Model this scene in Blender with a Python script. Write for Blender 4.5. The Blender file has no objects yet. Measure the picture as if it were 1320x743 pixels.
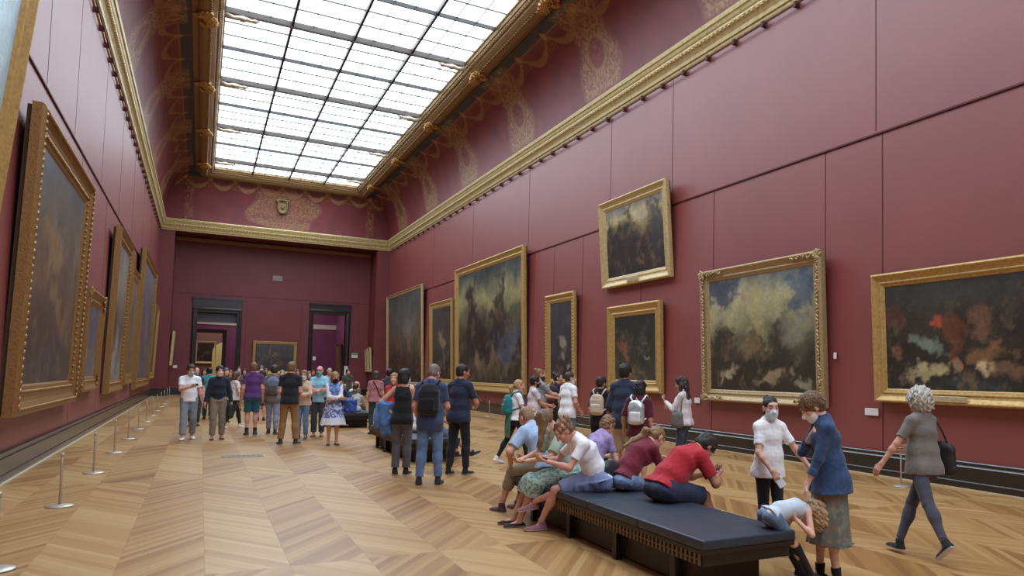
import bpy, bmesh, math, random
import numpy as np
from mathutils import Matrix, Vector

random.seed(7)
SC = bpy.context.scene
COL = SC.collection
PI = math.pi
V3 = lambda *a: np.array(a, float)

# ---------------------------------------------------------------- camera constants
EYE = V3(0.0, 0.0, 1.65)
YAW, PITCH, ROLL = 0.50063, 0.05667, 0.020155
FPX, CX, CY = 933.55, 771.3, 431.6

def cam_axes():
    cy, sy, cp, sp = math.cos(YAW), math.sin(YAW), math.cos(PITCH), math.sin(PITCH)
    f = V3(sy*cp, cy*cp, sp); r = V3(cy, -sy, 0); u = np.cross(r, f)
    c, s = math.cos(ROLL), math.sin(ROLL)
    return c*r + s*u, -s*r + c*u, f
CR, CU, CF = cam_axes()

def spot(x, y, z=0.0):
    """a point of the place at height z seen in direction (x, y)"""
    d = CR*(x-CX)/FPX - CU*(y-CY)/FPX + CF
    t = (z-EYE[2])/d[2]
    return EYE + t*d

# ---------------------------------------------------------------- tagging
def tag(o, label=None, cat=None, group=None, kind=None):
    if label: o['label'] = label
    if cat: o['category'] = cat
    if group: o['group'] = group
    if kind: o['kind'] = kind
    return o

def empty(name, loc=(0, 0, 0), rot=(0, 0, 0)):
    o = bpy.data.objects.new(name, None); COL.objects.link(o)
    o.location = loc; o.rotation_euler = rot; o.empty_display_size = .2
    return o

def copy_tree(o, parent=None):
    c = o.copy(); COL.objects.link(c)
    if parent: c.parent = parent
    for ch in list(o.children): copy_tree(ch, c)
    return c

# ---------------------------------------------------------------- materials
def lin(c):
    return tuple(((v/255)/12.92 if v/255 <= .04045 else ((v/255+.055)/1.055)**2.4) for v in c)

_M = {}
class NT:
    """tiny node expression helper"""
    def __init__(s, m): s.t = m.node_tree; s.n = s.t.nodes; s.l = s.t.links
    def new(s, typ, **k):
        n = s.n.new(typ)
        for a, v in k.items(): setattr(n, a, v)
        return n
    def put(s, sock, v):
        if isinstance(v, bpy.types.NodeSocket): s.l.new(v, sock)
        elif isinstance(v, tuple) and len(v) == 3 and sock.type == 'RGBA': sock.default_value = (*v, 1)
        else: sock.default_value = v
    def math(s, op, a, b=0.0, c=0.0, clamp=False):
        n = s.new('ShaderNodeMath', operation=op, use_clamp=clamp)
        s.put(n.inputs[0], a); s.put(n.inputs[1], b); s.put(n.inputs[2], c)
        return n.outputs[0]
    def mix(s, f, a, b, mode='MIX'):
        n = s.new('ShaderNodeMix', data_type='RGBA', blend_type=mode)
        s.put(n.inputs[0], f); s.put(n.inputs[6], a); s.put(n.inputs[7], b)
        return n.outputs[2]
    def noise(s, vec, scale=5, detail=3, rough=.5, dist=0):
        n = s.new('ShaderNodeTexNoise'); s.put(n.inputs['Vector'], vec)
        n.inputs['Scale'].default_value = scale; n.inputs['Detail'].default_value = detail
        n.inputs['Roughness'].default_value = rough; n.inputs['Distortion'].default_value = dist
        return n.outputs[0]
    def ramp(s, f, stops):
        n = s.new('ShaderNodeValToRGB'); s.put(n.inputs[0], f)
        e = n.color_ramp.elements
        while len(e) < len(stops): e.new(.5)
        for i, (p, c) in enumerate(stops): e[i].position = p; e[i].color = (*c, 1) if len(c) == 3 else c
        return n.outputs[0]
    def obj(s): return s.new('ShaderNodeTexCoord').outputs['Object']
    def xyz(s, v):
        n = s.new('ShaderNodeSeparateXYZ'); s.put(n.inputs[0], v); return n.outputs
    def vec(s, x, y, z):
        n = s.new('ShaderNodeCombineXYZ')
        for i, v in enumerate((x, y, z)): s.put(n.inputs[i], v)
        return n.outputs[0]
    def map(s, v, scale=(1, 1, 1)):
        n = s.new('ShaderNodeMapping'); s.put(n.inputs[0], v); n.inputs['Scale'].default_value = scale
        return n.outputs[0]
    def bump(s, h, strength=.3, dist=.01):
        n = s.new('ShaderNodeBump'); s.put(n.inputs['Height'], h)
        n.inputs['Strength'].default_value = strength; n.inputs['Distance'].default_value = dist
        return n.outputs[0]

def base_mat(name, rough=.6, metal=0.0, spec=.5):
    m = bpy.data.materials.new(name); m.use_nodes = True
    b = m.node_tree.nodes['Principled BSDF']
    b.inputs['Roughness'].default_value = rough; b.inputs['Metallic'].default_value = metal
    b.inputs['Specular IOR Level'].default_value = spec
    return m, NT(m), b

def plain(name, rgb, rough=.6, metal=0.0, var=.08, scale=14, spec=.5, bump=0.0):
    key = ('plain', name)
    if key in _M: return _M[key]
    m, t, b = base_mat(name, rough, metal, spec)
    c = lin(rgb)
    n = t.noise(t.obj(), scale, 4, .6)
    lo = tuple(v*(1-var*1.6) for v in c); hi = tuple(min(1, v*(1+var*1.6)) for v in c)
    t.put(b.inputs['Base Color'], t.ramp(n, [(.25, lo), (.75, hi)]))
    if bump: t.put(b.inputs['Normal'], t.bump(n, bump, .01))
    _M[key] = m; return m

def cloth(rgb, kind='plain', rgb2=None):
    key = ('cloth', tuple(rgb), kind, rgb2)
    if key in _M: return _M[key]
    m, t, b = base_mat('cloth_%s_%d_%d_%d' % ((kind,)+tuple(rgb)), .85, 0, .25)
    o = t.obj(); c = lin(rgb)
    if kind == 'denim':
        n = t.noise(o, 9, 5, .65)
        n2 = t.noise(t.map(o, (300, 300, 60)), 1, 2)
        f = t.math('MULTIPLY_ADD', n2, .35, t.math('MULTIPLY', n, .75))
        col = t.ramp(f, [(.3, tuple(v*.6 for v in c)), (.52, c), (.8, tuple(min(1, v*1.7+.02) for v in c))])
        h = n2
    elif kind == 'floral':
        vz = t.new('ShaderNodeTexVoronoi'); t.put(vz.inputs['Vector'], o); vz.inputs['Scale'].default_value = 17
        n = t.noise(o, 23, 3, .6)
        c2 = lin(rgb2)
        blot = t.ramp(t.math('MULTIPLY_ADD', n, .5, vz.outputs[0]), [(.42, c2), (.62, c)])
        hue = t.ramp(t.noise(o, 11, 2), [(.38, lin((150, 92, 78))), (.5, lin((96, 112, 108))), (.62, lin((150, 140, 110)))])
        col = t.mix(.45, blot, hue); h = n
    elif kind == 'print':
        n = t.noise(o, 15, 3, .6, 1.5)
        zz = t.xyz(o)[2]
        col = t.ramp(n, [(.44, lin(rgb2)), (.53, c)]); h = n
    else:
        n = t.noise(o, 10, 4, .6)
        col = t.ramp(n, [(.25, tuple(v*.9 for v in c)), (.75, tuple(min(1, v*1.08) for v in c))]); h = t.noise(o, 26, 3)
    t.put(b.inputs['Base Color'], col)
    t.put(b.inputs['Normal'], t.bump(h, .25, .012))
    b.inputs['Sheen Weight'].default_value = .15
    _M[key] = m; return m

def skin_mat(rgb):
    key = ('skin', tuple(rgb))
    if key in _M: return _M[key]
    m, t, b = base_mat('skin_%d' % rgb[0], .5, 0, .35)
    c = lin(rgb); n = t.noise(t.obj(), 22, 4, .6)
    t.put(b.inputs['Base Color'], t.ramp(n, [(.3, (c[0]*.9, c[1]*.82, c[2]*.8)), (.7, (min(1, c[0]*1.06), c[1]*1.04, c[2]*1.02))]))
    b.inputs['Subsurface Weight'].default_value = .0
    _M[key] = m; return m

def hair_mat(rgb):
    key = ('hair', tuple(rgb))
    if key in _M: return _M[key]
    m, t, b = base_mat('hair_%d_%d' % (rgb[0], rgb[1]), .5, 0, .4)
    c = lin(rgb); o = t.obj()
    n = t.noise(t.map(o, (90, 90, 14)), 1, 4, .6, .6)
    t.put(b.inputs['Base Color'], t.ramp(n, [(.3, tuple(v*.5 for v in c)), (.5, c), (.75, tuple(min(1, v*1.7) for v in c))]))
    t.put(b.inputs['Normal'], t.bump(n, .8, .01))
    _M[key] = m; return m

def leather(name, rgb, rough=.45):
    key = ('lea', name)
    if key in _M: return _M[key]
    m, t, b = base_mat(name, rough)
    c = lin(rgb); o = t.obj(); n = t.noise(o, 6, 5, .6)
    t.put(b.inputs['Base Color'], t.ramp(n, [(.3, tuple(v*.8 for v in c)), (.7, tuple(v*1.2 for v in c))]))
    t.put(b.inputs['Normal'], t.bump(t.noise(o, 160, 2), .12, .004))
    _M[key] = m; return m

def gold(name='gilding', rgb=(176, 138, 78), dark=(96, 66, 34), rough=.42, scale=16):
    key = ('gold', name)
    if key in _M: return _M[key]
    m, t, b = base_mat(name, rough, .35, .5)
    o = t.obj(); n = t.noise(o, scale, 5, .6, .4)
    t.put(b.inputs['Base Color'], t.ramp(n, [(.22, lin(tuple(a*.5+b*.5 for a, b in zip(rgb, dark)))), (.5, lin(rgb)), (.8, tuple(min(1, v*1.2) for v in lin(rgb)))]))
    t.put(b.inputs['Normal'], t.bump(n, .35, .02))
    _M[key] = m; return m

def emit(name, rgb, s):
    key = ('emit', name)
    if key in _M: return _M[key]
    m = bpy.data.materials.new(name); m.use_nodes = True
    nt = m.node_tree; nt.nodes.remove(nt.nodes['Principled BSDF'])
    e = nt.nodes.new('ShaderNodeEmission'); e.inputs[0].default_value = (*rgb, 1); e.inputs[1].default_value = s
    nt.links.new(e.outputs[0], nt.nodes['Material Output'].inputs[0])
    _M[key] = m; return m

# ---------------------------------------------------------------- mesh helpers
def mesh_from(verts, quads, name, mat=None, smooth=True):
    me = bpy.data.meshes.new(name)
    verts = np.asarray(verts, np.float32); quads = np.asarray(quads, np.int32)
    me.vertices.add(len(verts)); me.vertices.foreach_set('co', verts.ravel())
    k = quads.shape[1] if len(quads) else 4
    me.loops.add(len(quads)*k); me.loops.foreach_set('vertex_index', quads.ravel())
    me.polygons.add(len(quads))
    me.polygons.foreach_set('loop_start', np.arange(0, len(quads)*k, k, dtype=np.int32))
    me.polygons.foreach_set('loop_total', np.full(len(quads), k, np.int32))
    if mat: me.materials.append(mat)
    me.update(calc_edges=True)
    if smooth: me.polygons.foreach_set('use_smooth', np.ones(len(quads), bool))
    return me

class MB:
    """collects simple solids and links them as one mesh object"""
    def __init__(s): s.v = []; s.f = []; s.sm = []
    def add(s, verts, faces, smooth=False):
        o = len(s.v); s.v += [tuple(map(float, p)) for p in verts]
        s.f += [tuple(i+o for i in f) for f in faces]; s.sm += [smooth]*len(faces)
        return s
    def box(s, x0, x1, y0, y1, z0, z1):
        v = [(x, y, z) for z in (z0, z1) for y in (y0, y1) for x in (x0, x1)]
        return s.add(v, [(0, 2, 3, 1), (4, 5, 7, 6), (0, 1, 5, 4), (2, 6, 7, 3), (0, 4, 6, 2), (1, 3, 7, 5)])
    def rbox(s, x0, x1, y0, y1, z0, z1, b=.01, seg=2):
        bm = bmesh.new()
        bmesh.ops.create_cube(bm, size=1)
        for v in bm.verts:
            v.co = Vector(((x0+x1)/2+v.co.x*(x1-x0), (y0+y1)/2+v.co.y*(y1-y0), (z0+z1)/2+v.co.z*(z1-z0)))
        bmesh.ops.bevel(bm, geom=bm.edges[:], offset=b, segments=seg, affect='EDGES', profile=.5)
        bm.verts.index_update()
        s.add([v.co for v in bm.verts], [[v.index for v in f.verts] for f in bm.faces], False)
        bm.free(); return s
    def tube(s, pts, r, n=8, close=False):
        pts = [np.asarray(p, float) for p in pts]; m = len(pts)
        rr = r if hasattr(r, '__len__') else [r]*m
        rings = []; prev = None
        for i, p in enumerate(pts):
            d = (pts[(i+1) % m] - pts[i-1]) if close else pts[min(i+1, m-1)] - pts[max(i-1, 0)]
            d = d/(np.linalg.norm(d)+1e-9)
            if prev is None:
                a = V3(0, 0, 1) if abs(d[2]) < .9 else V3(1, 0, 0)
            else: a = prev
            a = a - d*(a@d); a /= np.linalg.norm(a)+1e-9; b = np.cross(d, a); prev = a
            rings.append([p + rr[i]*(math.cos(2*PI*k/n)*a + math.sin(2*PI*k/n)*b) for k in range(n)])
        v = [q for ring in rings for q in ring]; f = []
        for i in range(m if close else m-1):
            for k in range(n):
                j = (i+1) % m
                f.append((i*n+k, i*n+(k+1) % n, j*n+(k+1) % n, j*n+k))
        if not close: f += [tuple(range(n-1, -1, -1)), tuple((m-1)*n+k for k in range(n))]
        return s.add(v, f, True)
    def lathe(s, c, prof, n=24):
        v = []; f = []
        for r, z in prof:
            v += [(c[0]+r*math.cos(2*PI*k/n), c[1]+r*math.sin(2*PI*k/n), c[2]+z) for k in range(n)]
        for i in range(len(prof)-1):
            for k in range(n):
                f.append((i*n+k, i*n+(k+1) % n, (i+1)*n+(k+1) % n, (i+1)*n+k))
        f += [tuple(range(n-1, -1, -1)), tuple((len(prof)-1)*n+k for k in range(n))]
        return s.add(v, f, True)
    def blob(s, c, r, n=8, m=6, R=None):
        c = np.asarray(c, float); r = r if hasattr(r, '__len__') else (r, r, r)
        v = []; f = []
        for i in range(m+1):
            th = PI*i/m
            for k in range(n):
                p = V3(r[0]*math.sin(th)*math.cos(2*PI*k/n), r[1]*math.sin(th)*math.sin(2*PI*k/n), r[2]*math.cos(th))
                v.append(c + (R@p if R is not None else p))
        for i in range(m):
            for k in range(n): f.append((i*n+k, (i+1)*n+k, (i+1)*n+(k+1) % n, i*n+(k+1) % n))
        return s.add(v, f, True)
    def sweep(s, path, prof, closed=False, flip=False):
        """path: (point, out, up) frames already mitred; prof: (o, u) pairs"""
        n = len(prof); v = []; f = []
        for p, o, u in path:
            v += [np.asarray(p)+a*np.asarray(o)+b*np.asarray(u) for a, b in prof]
        m = len(path)
        for i in range(m if closed else m-1):
            j = (i+1) % m
            for k in range(n-1):
                q = (i*n+k, i*n+k+1, j*n+k+1, j*n+k)
                f.append(q[::-1] if flip else q)
        return s.add(v, f, False)
    def build(s, name, mat, parent=None, autosmooth=False):
        me = bpy.data.meshes.new(name); me.from_pydata(s.v, [], s.f)
        me.polygons.foreach_set('use_smooth', s.sm)
        me.materials.append(mat); me.update()
        o = bpy.data.objects.new(name, me); COL.objects.link(o)
        if parent: o.parent = parent
        return o

def link(me, name, parent=None):
    o = bpy.data.objects.new(name, me); COL.objects.link(o)
    if parent: o.parent = parent
    return o

# ---------------------------------------------------------------- implicit modelling
def nrm(v): v = np.asarray(v, float); return v/(np.linalg.norm(v)+1e-12)

class Sdf:
    def __init__(s): s.ops = []; s.fine = None
    def _p(s, kind, fn, lo, hi, k): s.ops.append((kind, fn, np.asarray(lo, float), np.asarray(hi, float), k)); return s
    def rc(s, a, b, ra, rb, k=.02, kind='u', flat=False):
        a = np.asarray(a, float); b = np.asarray(b, float); ba = b-a; L2 = ba@ba+1e-12; L = math.sqrt(L2)
        def fn(X, Y, Z):
            px, py, pz = X-a[0], Y-a[1], Z-a[2]
            tu = (px*ba[0]+py*ba[1]+pz*ba[2])/L2; t = np.clip(tu, 0, 1)
            d = np.sqrt((px-t*ba[0])**2+(py-t*ba[1])**2+(pz-t*ba[2])**2)-(ra+t*(rb-ra))
            if flat: d = np.maximum(d, (tu-1)*L)
            return d
        R = max(ra, rb)
        return s._p(kind, fn, np.minimum(a-ra, b-rb), np.maximum(a+ra, b+rb), k)
    def ell(s, c, r, R=None, k=.02, kind='u'):
        c = np.asarray(c, float); r = np.asarray(r, float)
        R = np.eye(3) if R is None else np.asarray(R, float)   # rows = axes
        def fn(X, Y, Z):
            p = (X-c[0], Y-c[1], Z-c[2]); q0 = 0; q1 = 0
            for i in range(3):
                u = p[0]*R[i, 0]+p[1]*R[i, 1]+p[2]*R[i, 2]
                q0 = q0+(u/r[i])**2; q1 = q1+(u/r[i]**2)**2
            k0 = np.sqrt(q0); return k0*(k0-1)/(np.sqrt(q1)+1e-6)
        e = np.sqrt(((R*r[:, None])**2).sum(0))
        return s._p(kind, fn, c-e, c+e, k)
    def ec(s, a, b, right, ra, rb, cap=None, k=.03, kind='u', flat=False, flat0=False):
        a = np.asarray(a, float); b = np.asarray(b, float); L = np.linalg.norm(b-a)+1e-9; ax = (b-a)/L
        u = np.asarray(right, float); u = nrm(u-ax*(u@ax)); w = np.cross(ax, u)
        cp = cap or min(min(ra), min(rb))
        def fn(X, Y, Z):
            px, py, pz = X-a[0], Y-a[1], Z-a[2]
            sx = px*ax[0]+py*ax[1]+pz*ax[2]; t = np.clip(sx/L, 0, 1); o = sx-t*L
            pu = px*u[0]+py*u[1]+pz*u[2]; pw = px*w[0]+py*w[1]+pz*w[2]
            wx = ra[0]+t*(rb[0]-ra[0]); wy = ra[1]+t*(rb[1]-ra[1])
            k0 = np.sqrt((pu/wx)**2+(pw/wy)**2+(o/cp)**2)
            k1 = np.sqrt((pu/wx**2)**2+(pw/wy**2)**2+(o/cp**2)**2)
            d = k0*(k0-1)/(k1+1e-6)
            if flat: d = np.maximum(d, sx-L)
            if flat0: d = np.maximum(d, -sx)
            return d
        R = max(max(ra), max(rb), cp)
        return s._p(kind, fn, np.minimum(a, b)-R, np.maximum(a, b)+R, k)
    def rbox(s, c, h, R, r=.01, k=.01, kind='u'):
        c = np.asarray(c, float); h = np.asarray(h, float); R = np.asarray(R, float)
        def fn(X, Y, Z):
            p = (X-c[0], Y-c[1], Z-c[2]); q = []
            for i in range(3): q.append(np.abs(p[0]*R[i, 0]+p[1]*R[i, 1]+p[2]*R[i, 2])-h[i]+r)
            o = np.sqrt(sum(np.maximum(v, 0)**2 for v in q))
            return o+np.minimum(np.maximum(q[0], np.maximum(q[1], q[2])), 0)-r
        e = (np.abs(R)*h[:, None]).sum(0)
        return s._p(kind, fn, c-e, c+e, k)
    def sub(s): # turn the last primitive into a subtraction
        o = s.ops[-1]; s.ops[-1] = ('s',)+o[1:]; return s
    def cut(s, p, n):
        p = np.asarray(p, float); n = nrm(n)
        s.ops.append(('c', lambda X, Y, Z: (X-p[0])*n[0]+(Y-p[1])*n[1]+(Z-p[2])*n[2], None, None, 0)); return s
    def noise(s, amp, freq, seed=0, stretch=(1, 1, 1)):
        s.ops.append(('n', (amp, freq, seed, stretch), None, None, 0)); return s
    def mesh(s, h):
        us = [o for o in s.ops if o[0] == 'u']
        lo = np.min([o[2] for o in us], 0)-3*h-.004; hi = np.max([o[3] for o in us], 0)+3*h+.004
        n = np.ceil((hi-lo)/h).astype(int)+1
        F = np.full(n, .08, np.float32)
        ax = [(lo[i]+h*np.arange(n[i])).astype(np.float32) for i in range(3)]
        G = (ax[0][:, None, None], ax[1][None, :, None], ax[2][None, None, :])
        for kind, fn, a, b, k in s.ops:
            if kind == 'c': F = np.maximum(F, fn(*G).astype(np.float32)); continue
            if kind == 'n':
                amp, fr, seed, st = fn; rg = np.random.RandomState(seed)
                m = np.argwhere(np.abs(F) < amp*2.5+2*h); P = lo+m*h; d = np.zeros(len(m))
                for i in range(7):
                    w = rg.normal(size=3)*np.array(st)*fr*(1 if i < 4 else 2.1)
                    d += np.sin(P@w+rg.rand()*6.28)*(1 if i < 4 else .5)
                F[m[:, 0], m[:, 1], m[:, 2]] += (amp*d/3).astype(np.float32); continue
            g = k+2.5*h
            i0 = np.clip(np.floor((a-g-lo)/h).astype(int), 0, n-1); i1 = np.clip(np.ceil((b+g-lo)/h).astype(int)+1, 1, n)
            if np.any(i1 <= i0): continue
            sl = tuple(slice(i0[i], i1[i]) for i in range(3))
            D = fn(G[0][sl[0]], G[1][:, sl[1]], G[2][:, :, sl[2]]).astype(np.float32)
            f = F[sl]
            if kind == 's': D = -D
            if k > 0:
                hh = np.maximum(k-np.abs(f-D), 0)/k; q = hh*hh*(k*.25)
                F[sl] = np.minimum(f, D)-q if kind == 'u' else np.maximum(f, D)+q
            else: F[sl] = np.minimum(f, D) if kind == 'u' else np.maximum(f, D)
        return surfnet(F, lo, h)

_CO = np.array([(i, j, k) for i in (0, 1) for j in (0, 1) for k in (0, 1)])
_ED = [(a, b) for a in range(8) for b in range(a+1, 8) if np.abs(_CO[a]-_CO[b]).sum() == 1]
def surfnet(F, lo, h):
    S = F < 0
    C = np.zeros(np.array(F.shape)-1, np.uint8)
    nx, ny, nz = F.shape
    for i, j, k in _CO: C += S[i:nx-1+i, j:ny-1+j, k:nz-1+k]
    A = (C > 0) & (C < 8); idx = np.argwhere(A)
    if len(idx) == 0: return np.zeros((0, 3)), np.zeros((0, 4), int)
    ID = np.full(A.shape, -1, np.int32); ID[A] = np.arange(len(idx))
    fv = np.stack([F[idx[:, 0]+c[0], idx[:, 1]+c[1], idx[:, 2]+c[2]] for c in _CO], 1)
    acc = np.zeros((len(idx), 3)); cnt = np.zeros(len(idx))
    for a, b in _ED:
        m = (fv[:, a] < 0) != (fv[:, b] < 0)
        t = fv[m, a]/(fv[m, a]-fv[m, b])
        acc[m] += _CO[a]+t[:, None]*(_CO[b]-_CO[a]); cnt[m] += 1
    V = (idx+acc/cnt[:, None])*h+lo
    Q = []
    for ax in range(3):
        o1, o2 = (ax+1) % 3, (ax+2) % 3
        sa = [slice(None)]*3; sb = [slice(None)]*3
        sa[ax] = slice(0, -1); sb[ax] = slice(1, None)
        for o in (o1, o2): sa[o] = slice(1, -1); sb[o] = slice(1, -1)
        a = S[tuple(sa)]; b = S[tuple(sb)]
        e = np.argwhere(a != b)
        if len(e) == 0: continue
        ins = a[e[:, 0], e[:, 1], e[:, 2]]
        c = e.copy(); c[:, o1] += 1; c[:, o2] += 1
        def cell(d1, d2):
            q = c.copy(); q[:, o1] += d1; q[:, o2] += d2
            return ID[q[:, 0], q[:, 1], q[:, 2]]
        q = np.stack([cell(-1, -1), cell(0, -1), cell(0, 0), cell(-1, 0)], 1)
        q[~ins] = q[~ins][:, ::-1]
        Q.append(q)
    Q = np.concatenate(Q); Q = Q[(Q >= 0).all(1)]
    return V, Q
EXPO = 0.17
# ---------------------------------------------------------------- people
SKIN = (205, 158, 134); SKIN_L = (222, 178, 156); SKIN_T = (186, 132, 104); SKIN_P = (214, 160, 144)
SH = 1.725          # nominal standing height the skeleton is laid out for

def ik(a, t, l1, l2, pole):
    a = np.asarray(a, float); t = np.asarray(t, float); d = t-a; L = np.linalg.norm(d)
    L2 = min(max(L, abs(l1-l2)+.02), (l1+l2)*.998); d = d/(L+1e-9)
    x = (l1*l1-l2*l2+L2*L2)/(2*L2); h = math.sqrt(max(l1*l1-x*x, 0))
    p = np.asarray(pole, float); p = nrm(p-d*(p@d))
    return a+d*x+p*h, a+d*L2

def rotm(ax, deg):
    ax = nrm(ax); c, s = math.cos(math.radians(deg)), math.sin(math.radians(deg))
    K = np.array([[0, -ax[2], ax[1]], [ax[2], 0, -ax[0]], [-ax[1], ax[0], 0]])
    return np.eye(3)+s*K+(1-c)*K@K

class Sk: pass

def skeleton(sp):
    """joint positions in the person's own frame: +Y ahead, +X their right"""
    k = Sk(); S = sp['h']/SH; k.S = S
    hd = math.radians(sp['hd']); px, py = sp['at'][:2]
    k.loc = (px, py, sp.get('z', 0)); k.rz = -hd
    cz, sz = math.cos(-hd), math.sin(-hd)
    k.M = np.array([[cz, -sz, 0], [sz, cz, 0], [0, 0, 1]])
    k.world = lambda p: np.array(k.loc)+k.M@(np.asarray(p, float)*S)
    k.local = lambda w: (k.M.T@(np.asarray(w, float)-np.array(k.loc)))/S
    fem = sp.get('fem', 0); k.fem = fem; kid = sp.get('kid', 0)
    lean, bend, tw, side = (math.radians(sp.get(a, 0)) for a in ('lean', 'bend', 'twist', 'side'))
    pz = sp.get('pz', .938); po = sp.get('po', (0, 0))
    k.P = V3(po[0], po[1], pz)
    def dr(a, sd): return nrm(V3(math.sin(sd), math.sin(a)*math.cos(sd), math.cos(a)*math.cos(sd)))
    d1, d2, d3 = dr(lean, side*.6), dr(lean+bend*.5, side), dr(lean+bend, side)
    k.W = k.P+.13*d1; k.C = k.W+.2*d2; k.N = k.C+.175*d3
    r = V3(math.cos(tw), -math.sin(tw), 0); k.R = nrm(r-d3*(r@d3)); k.U = d3; k.F = np.cross(k.U, k.R)
    k.R0 = V3(1, 0, 0); k.U0 = d1; k.F0 = np.cross(k.U0, k.R0)
    hy, hp, hr = sp.get('head', (0, 0, 0))
    a = math.radians(hy); hf = V3(math.sin(a), math.cos(a), 0); hrt = V3(math.cos(a), -math.sin(a), 0)
    m = rotm(hrt, -hp); hf = m@hf; hu = m@V3(0, 0, 1)
    m = rotm(hf, hr); k.hR, k.hU, k.hF = m@hrt, m@hu, hf
    nd = nrm(k.U*1.0+k.hU*.7)
    k.Nt = k.N+.075*nd; k.H = k.N+.085*nd+.062*k.hU+.022*k.hF
    k.hs = sp.get('hs', 1.05)
    sw = (.142 if fem else .156)*sp.get('sw', 1); hw = .08
    k.sw = sw
    k.J = {}
    for s, n in ((1, 'r'), (-1, 'l')):
        sh = k.N-.064*k.U+s*sw*k.R
        arm = sp.get('arm_'+n, {})
        dft = k.N-.064*k.U+s*(sw+.07)*V3(math.cos(tw), -math.sin(tw), 0)+V3(0, .04, -.515)
        if 'w' in arm: tg = k.local(arm['w'])
        elif 't' in arm: tg = V3(arm['t'][0]*s, arm['t'][1], arm['t'][2])
        elif 'rel' in arm: tg = sh+arm['rel'][0]*s*k.R+arm['rel'][1]*k.F+arm['rel'][2]*k.U
        else: tg = dft
        pole = arm.get('pole', (.25, -1, -.1)); pole = V3(pole[0]*s, pole[1], pole[2])
        sh = sh+arm.get('lift', 0)*k.U
        el, wr = ik(sh, tg, .285, .25, pole)
        k.J['sh'+n], k.J['el'+n], k.J['wr'+n] = sh, el, wr
        fd = nrm(wr-el); hd_ = arm.get('d')
        if hd_ is not None: fd = nrm(fd*.35+nrm(V3(hd_[0]*s, hd_[1], hd_[2])))
        pn = arm.get('n'); pn = V3(-s, .15, 0) if pn is None else V3(pn[0]*s, pn[1], pn[2])
        k.J['hd'+n] = fd; k.J['pn'+n] = nrm(pn-fd*(pn@fd)); k.J['cu'+n] = arm.get('curl', .45)
        hip = k.P+s*hw*k.R0-.015*k.U0
        leg = sp.get('leg_'+n, {})
        f = leg.get('f', (.09, .0)); lift = leg.get('lift', 0)
        an = k.local(leg['w']) if 'w' in leg else V3(f[0]*s, f[1], .082+lift)
        kn, an = ik(hip, an, .425, .42, (leg.get('pole', (.1, 1, 0))[0]*s,)+tuple(leg.get('pole', (.1, 1, 0))[1:]))
        yaw = math.radians(leg.get('yaw', 10))*s; tp = math.radians(leg.get('toe', 0))
        td = V3(math.sin(yaw)*math.cos(tp), math.cos(yaw)*math.cos(tp), math.sin(tp))
        k.J['hip'+n], k.J['kn'+n], k.J['an'+n], k.J['td'+n] = hip, kn, an, td
    if sp.get('flatc'): k.flatc = 1
    k.belly = sp.get('belly', 0); k.w = sp.get('w', 1.0)
    return k

def torso(s, k, o=0.0, top=True, loose=0.0):
    f = k.fem; w = k.w
    hipr = (.148 if f else .134)*w; wst = (.114 if f else .124)*w; chs = (.122 if f else .134)*w; wd = .092*w
    if loose:
        lf = min(1, loose/.035); wst = wst*(1-lf)+lf*(hipr*.5+chs*.5)*1.0; wd = wd*(1-lf)+.103*w*lf; loose = loose*.3
    s.ec(k.P-.045*k.U0, k.W, k.R0, (hipr+o, .108*w+o), (wst+o+loose, wd+o+loose), cap=.075+o, k=.05)
    s.ec(k.W, k.C, (k.R0+k.R), (wst+o+loose, wd+o+loose), (chs+o, .106*w+o), cap=.08+o, k=.05)
    s.ec(k.C, k.N-.06*k.U, k.R, (chs+o, .106*w+o), (.128*w+o, .082*w+o), cap=.055+o, k=.05)
    g = o+(.010 if o > 0 else 0)
    for sd in (1, -1):
        s.ell(k.P+sd*.07*k.R0-.06*k.F0-.05*k.U0, (.085+g, .08+g, .09+g), k=.05)
    if k.belly: s.ell(k.W+.05*k.F0*w+.02*k.U0, (.12*w+o, .09+k.belly+o, .13+o), [k.R0, k.F0, k.U0], k=.05)
    if f and not k.__dict__.get('flatc'):
        for sd in (1, -1): s.ell(k.C+.02*k.U+sd*.065*k.R+.075*k.F, (.06+o, .055+o, .062+o), [k.R, k.F, k.U], k=.04)

def traps(s, k, o=0.0, up=.02):
    for n in 'rl': s.rc(k.N+up*k.U-.015*k.F, k.J['sh'+n], .050+o, .047*(.9 if k.fem else 1)+o, k=.04)

def hand(s, k, n, fat=1.0):
    J = k.J; W = J['wr'+n]; d = J['hd'+n]; p = J['pn'+n]; t = np.cross(d, p)*(1 if n == 'r' else -1)
    # thumb side: towards the body's front when the palm faces inward
    if t@V3(0, 1, .3) < 0 and abs(p[2]) < .7: t = -t
    cu = J['cu'+n]
    s.ec(W-.005*d, W+.078*d, t, (.027, .018), (.039, .014), cap=.014, k=.02)
    for i, (o, L, r) in enumerate(((.030, .068, .0088), (.011, .077, .009), (-.009, .071, .0088), (-.028, .055, .0078))):
        b = W+.08*d+o*t; a1 = cu*.9+i*.05; a2 = cu*2.0+i*.05
        m = b+L*.55*(math.cos(a1)*d+math.sin(a1)*p); e = m+L*.5*(math.cos(a2)*d+math.sin(a2)*p)
        s.rc(b, m, r*fat*1.05, r*fat, k=.006); s.rc(m, e, r*fat, r*fat*.85, k=.004)
    b = W+.022*d+.024*t; m = b+.042*nrm(d*.72+t*.6+p*.25); e = m+.036*nrm(d*.95+t*.1+p*.45*(.6+cu))
    s.rc(b, m, .0125*fat, .0105*fat, k=.012); s.rc(m, e, .0105*fat, .0085*fat, k=.005)

def hp(k, x, y, z): return k.H+k.hs*(x*k.hR+y*k.hF+z*k.hU)

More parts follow.
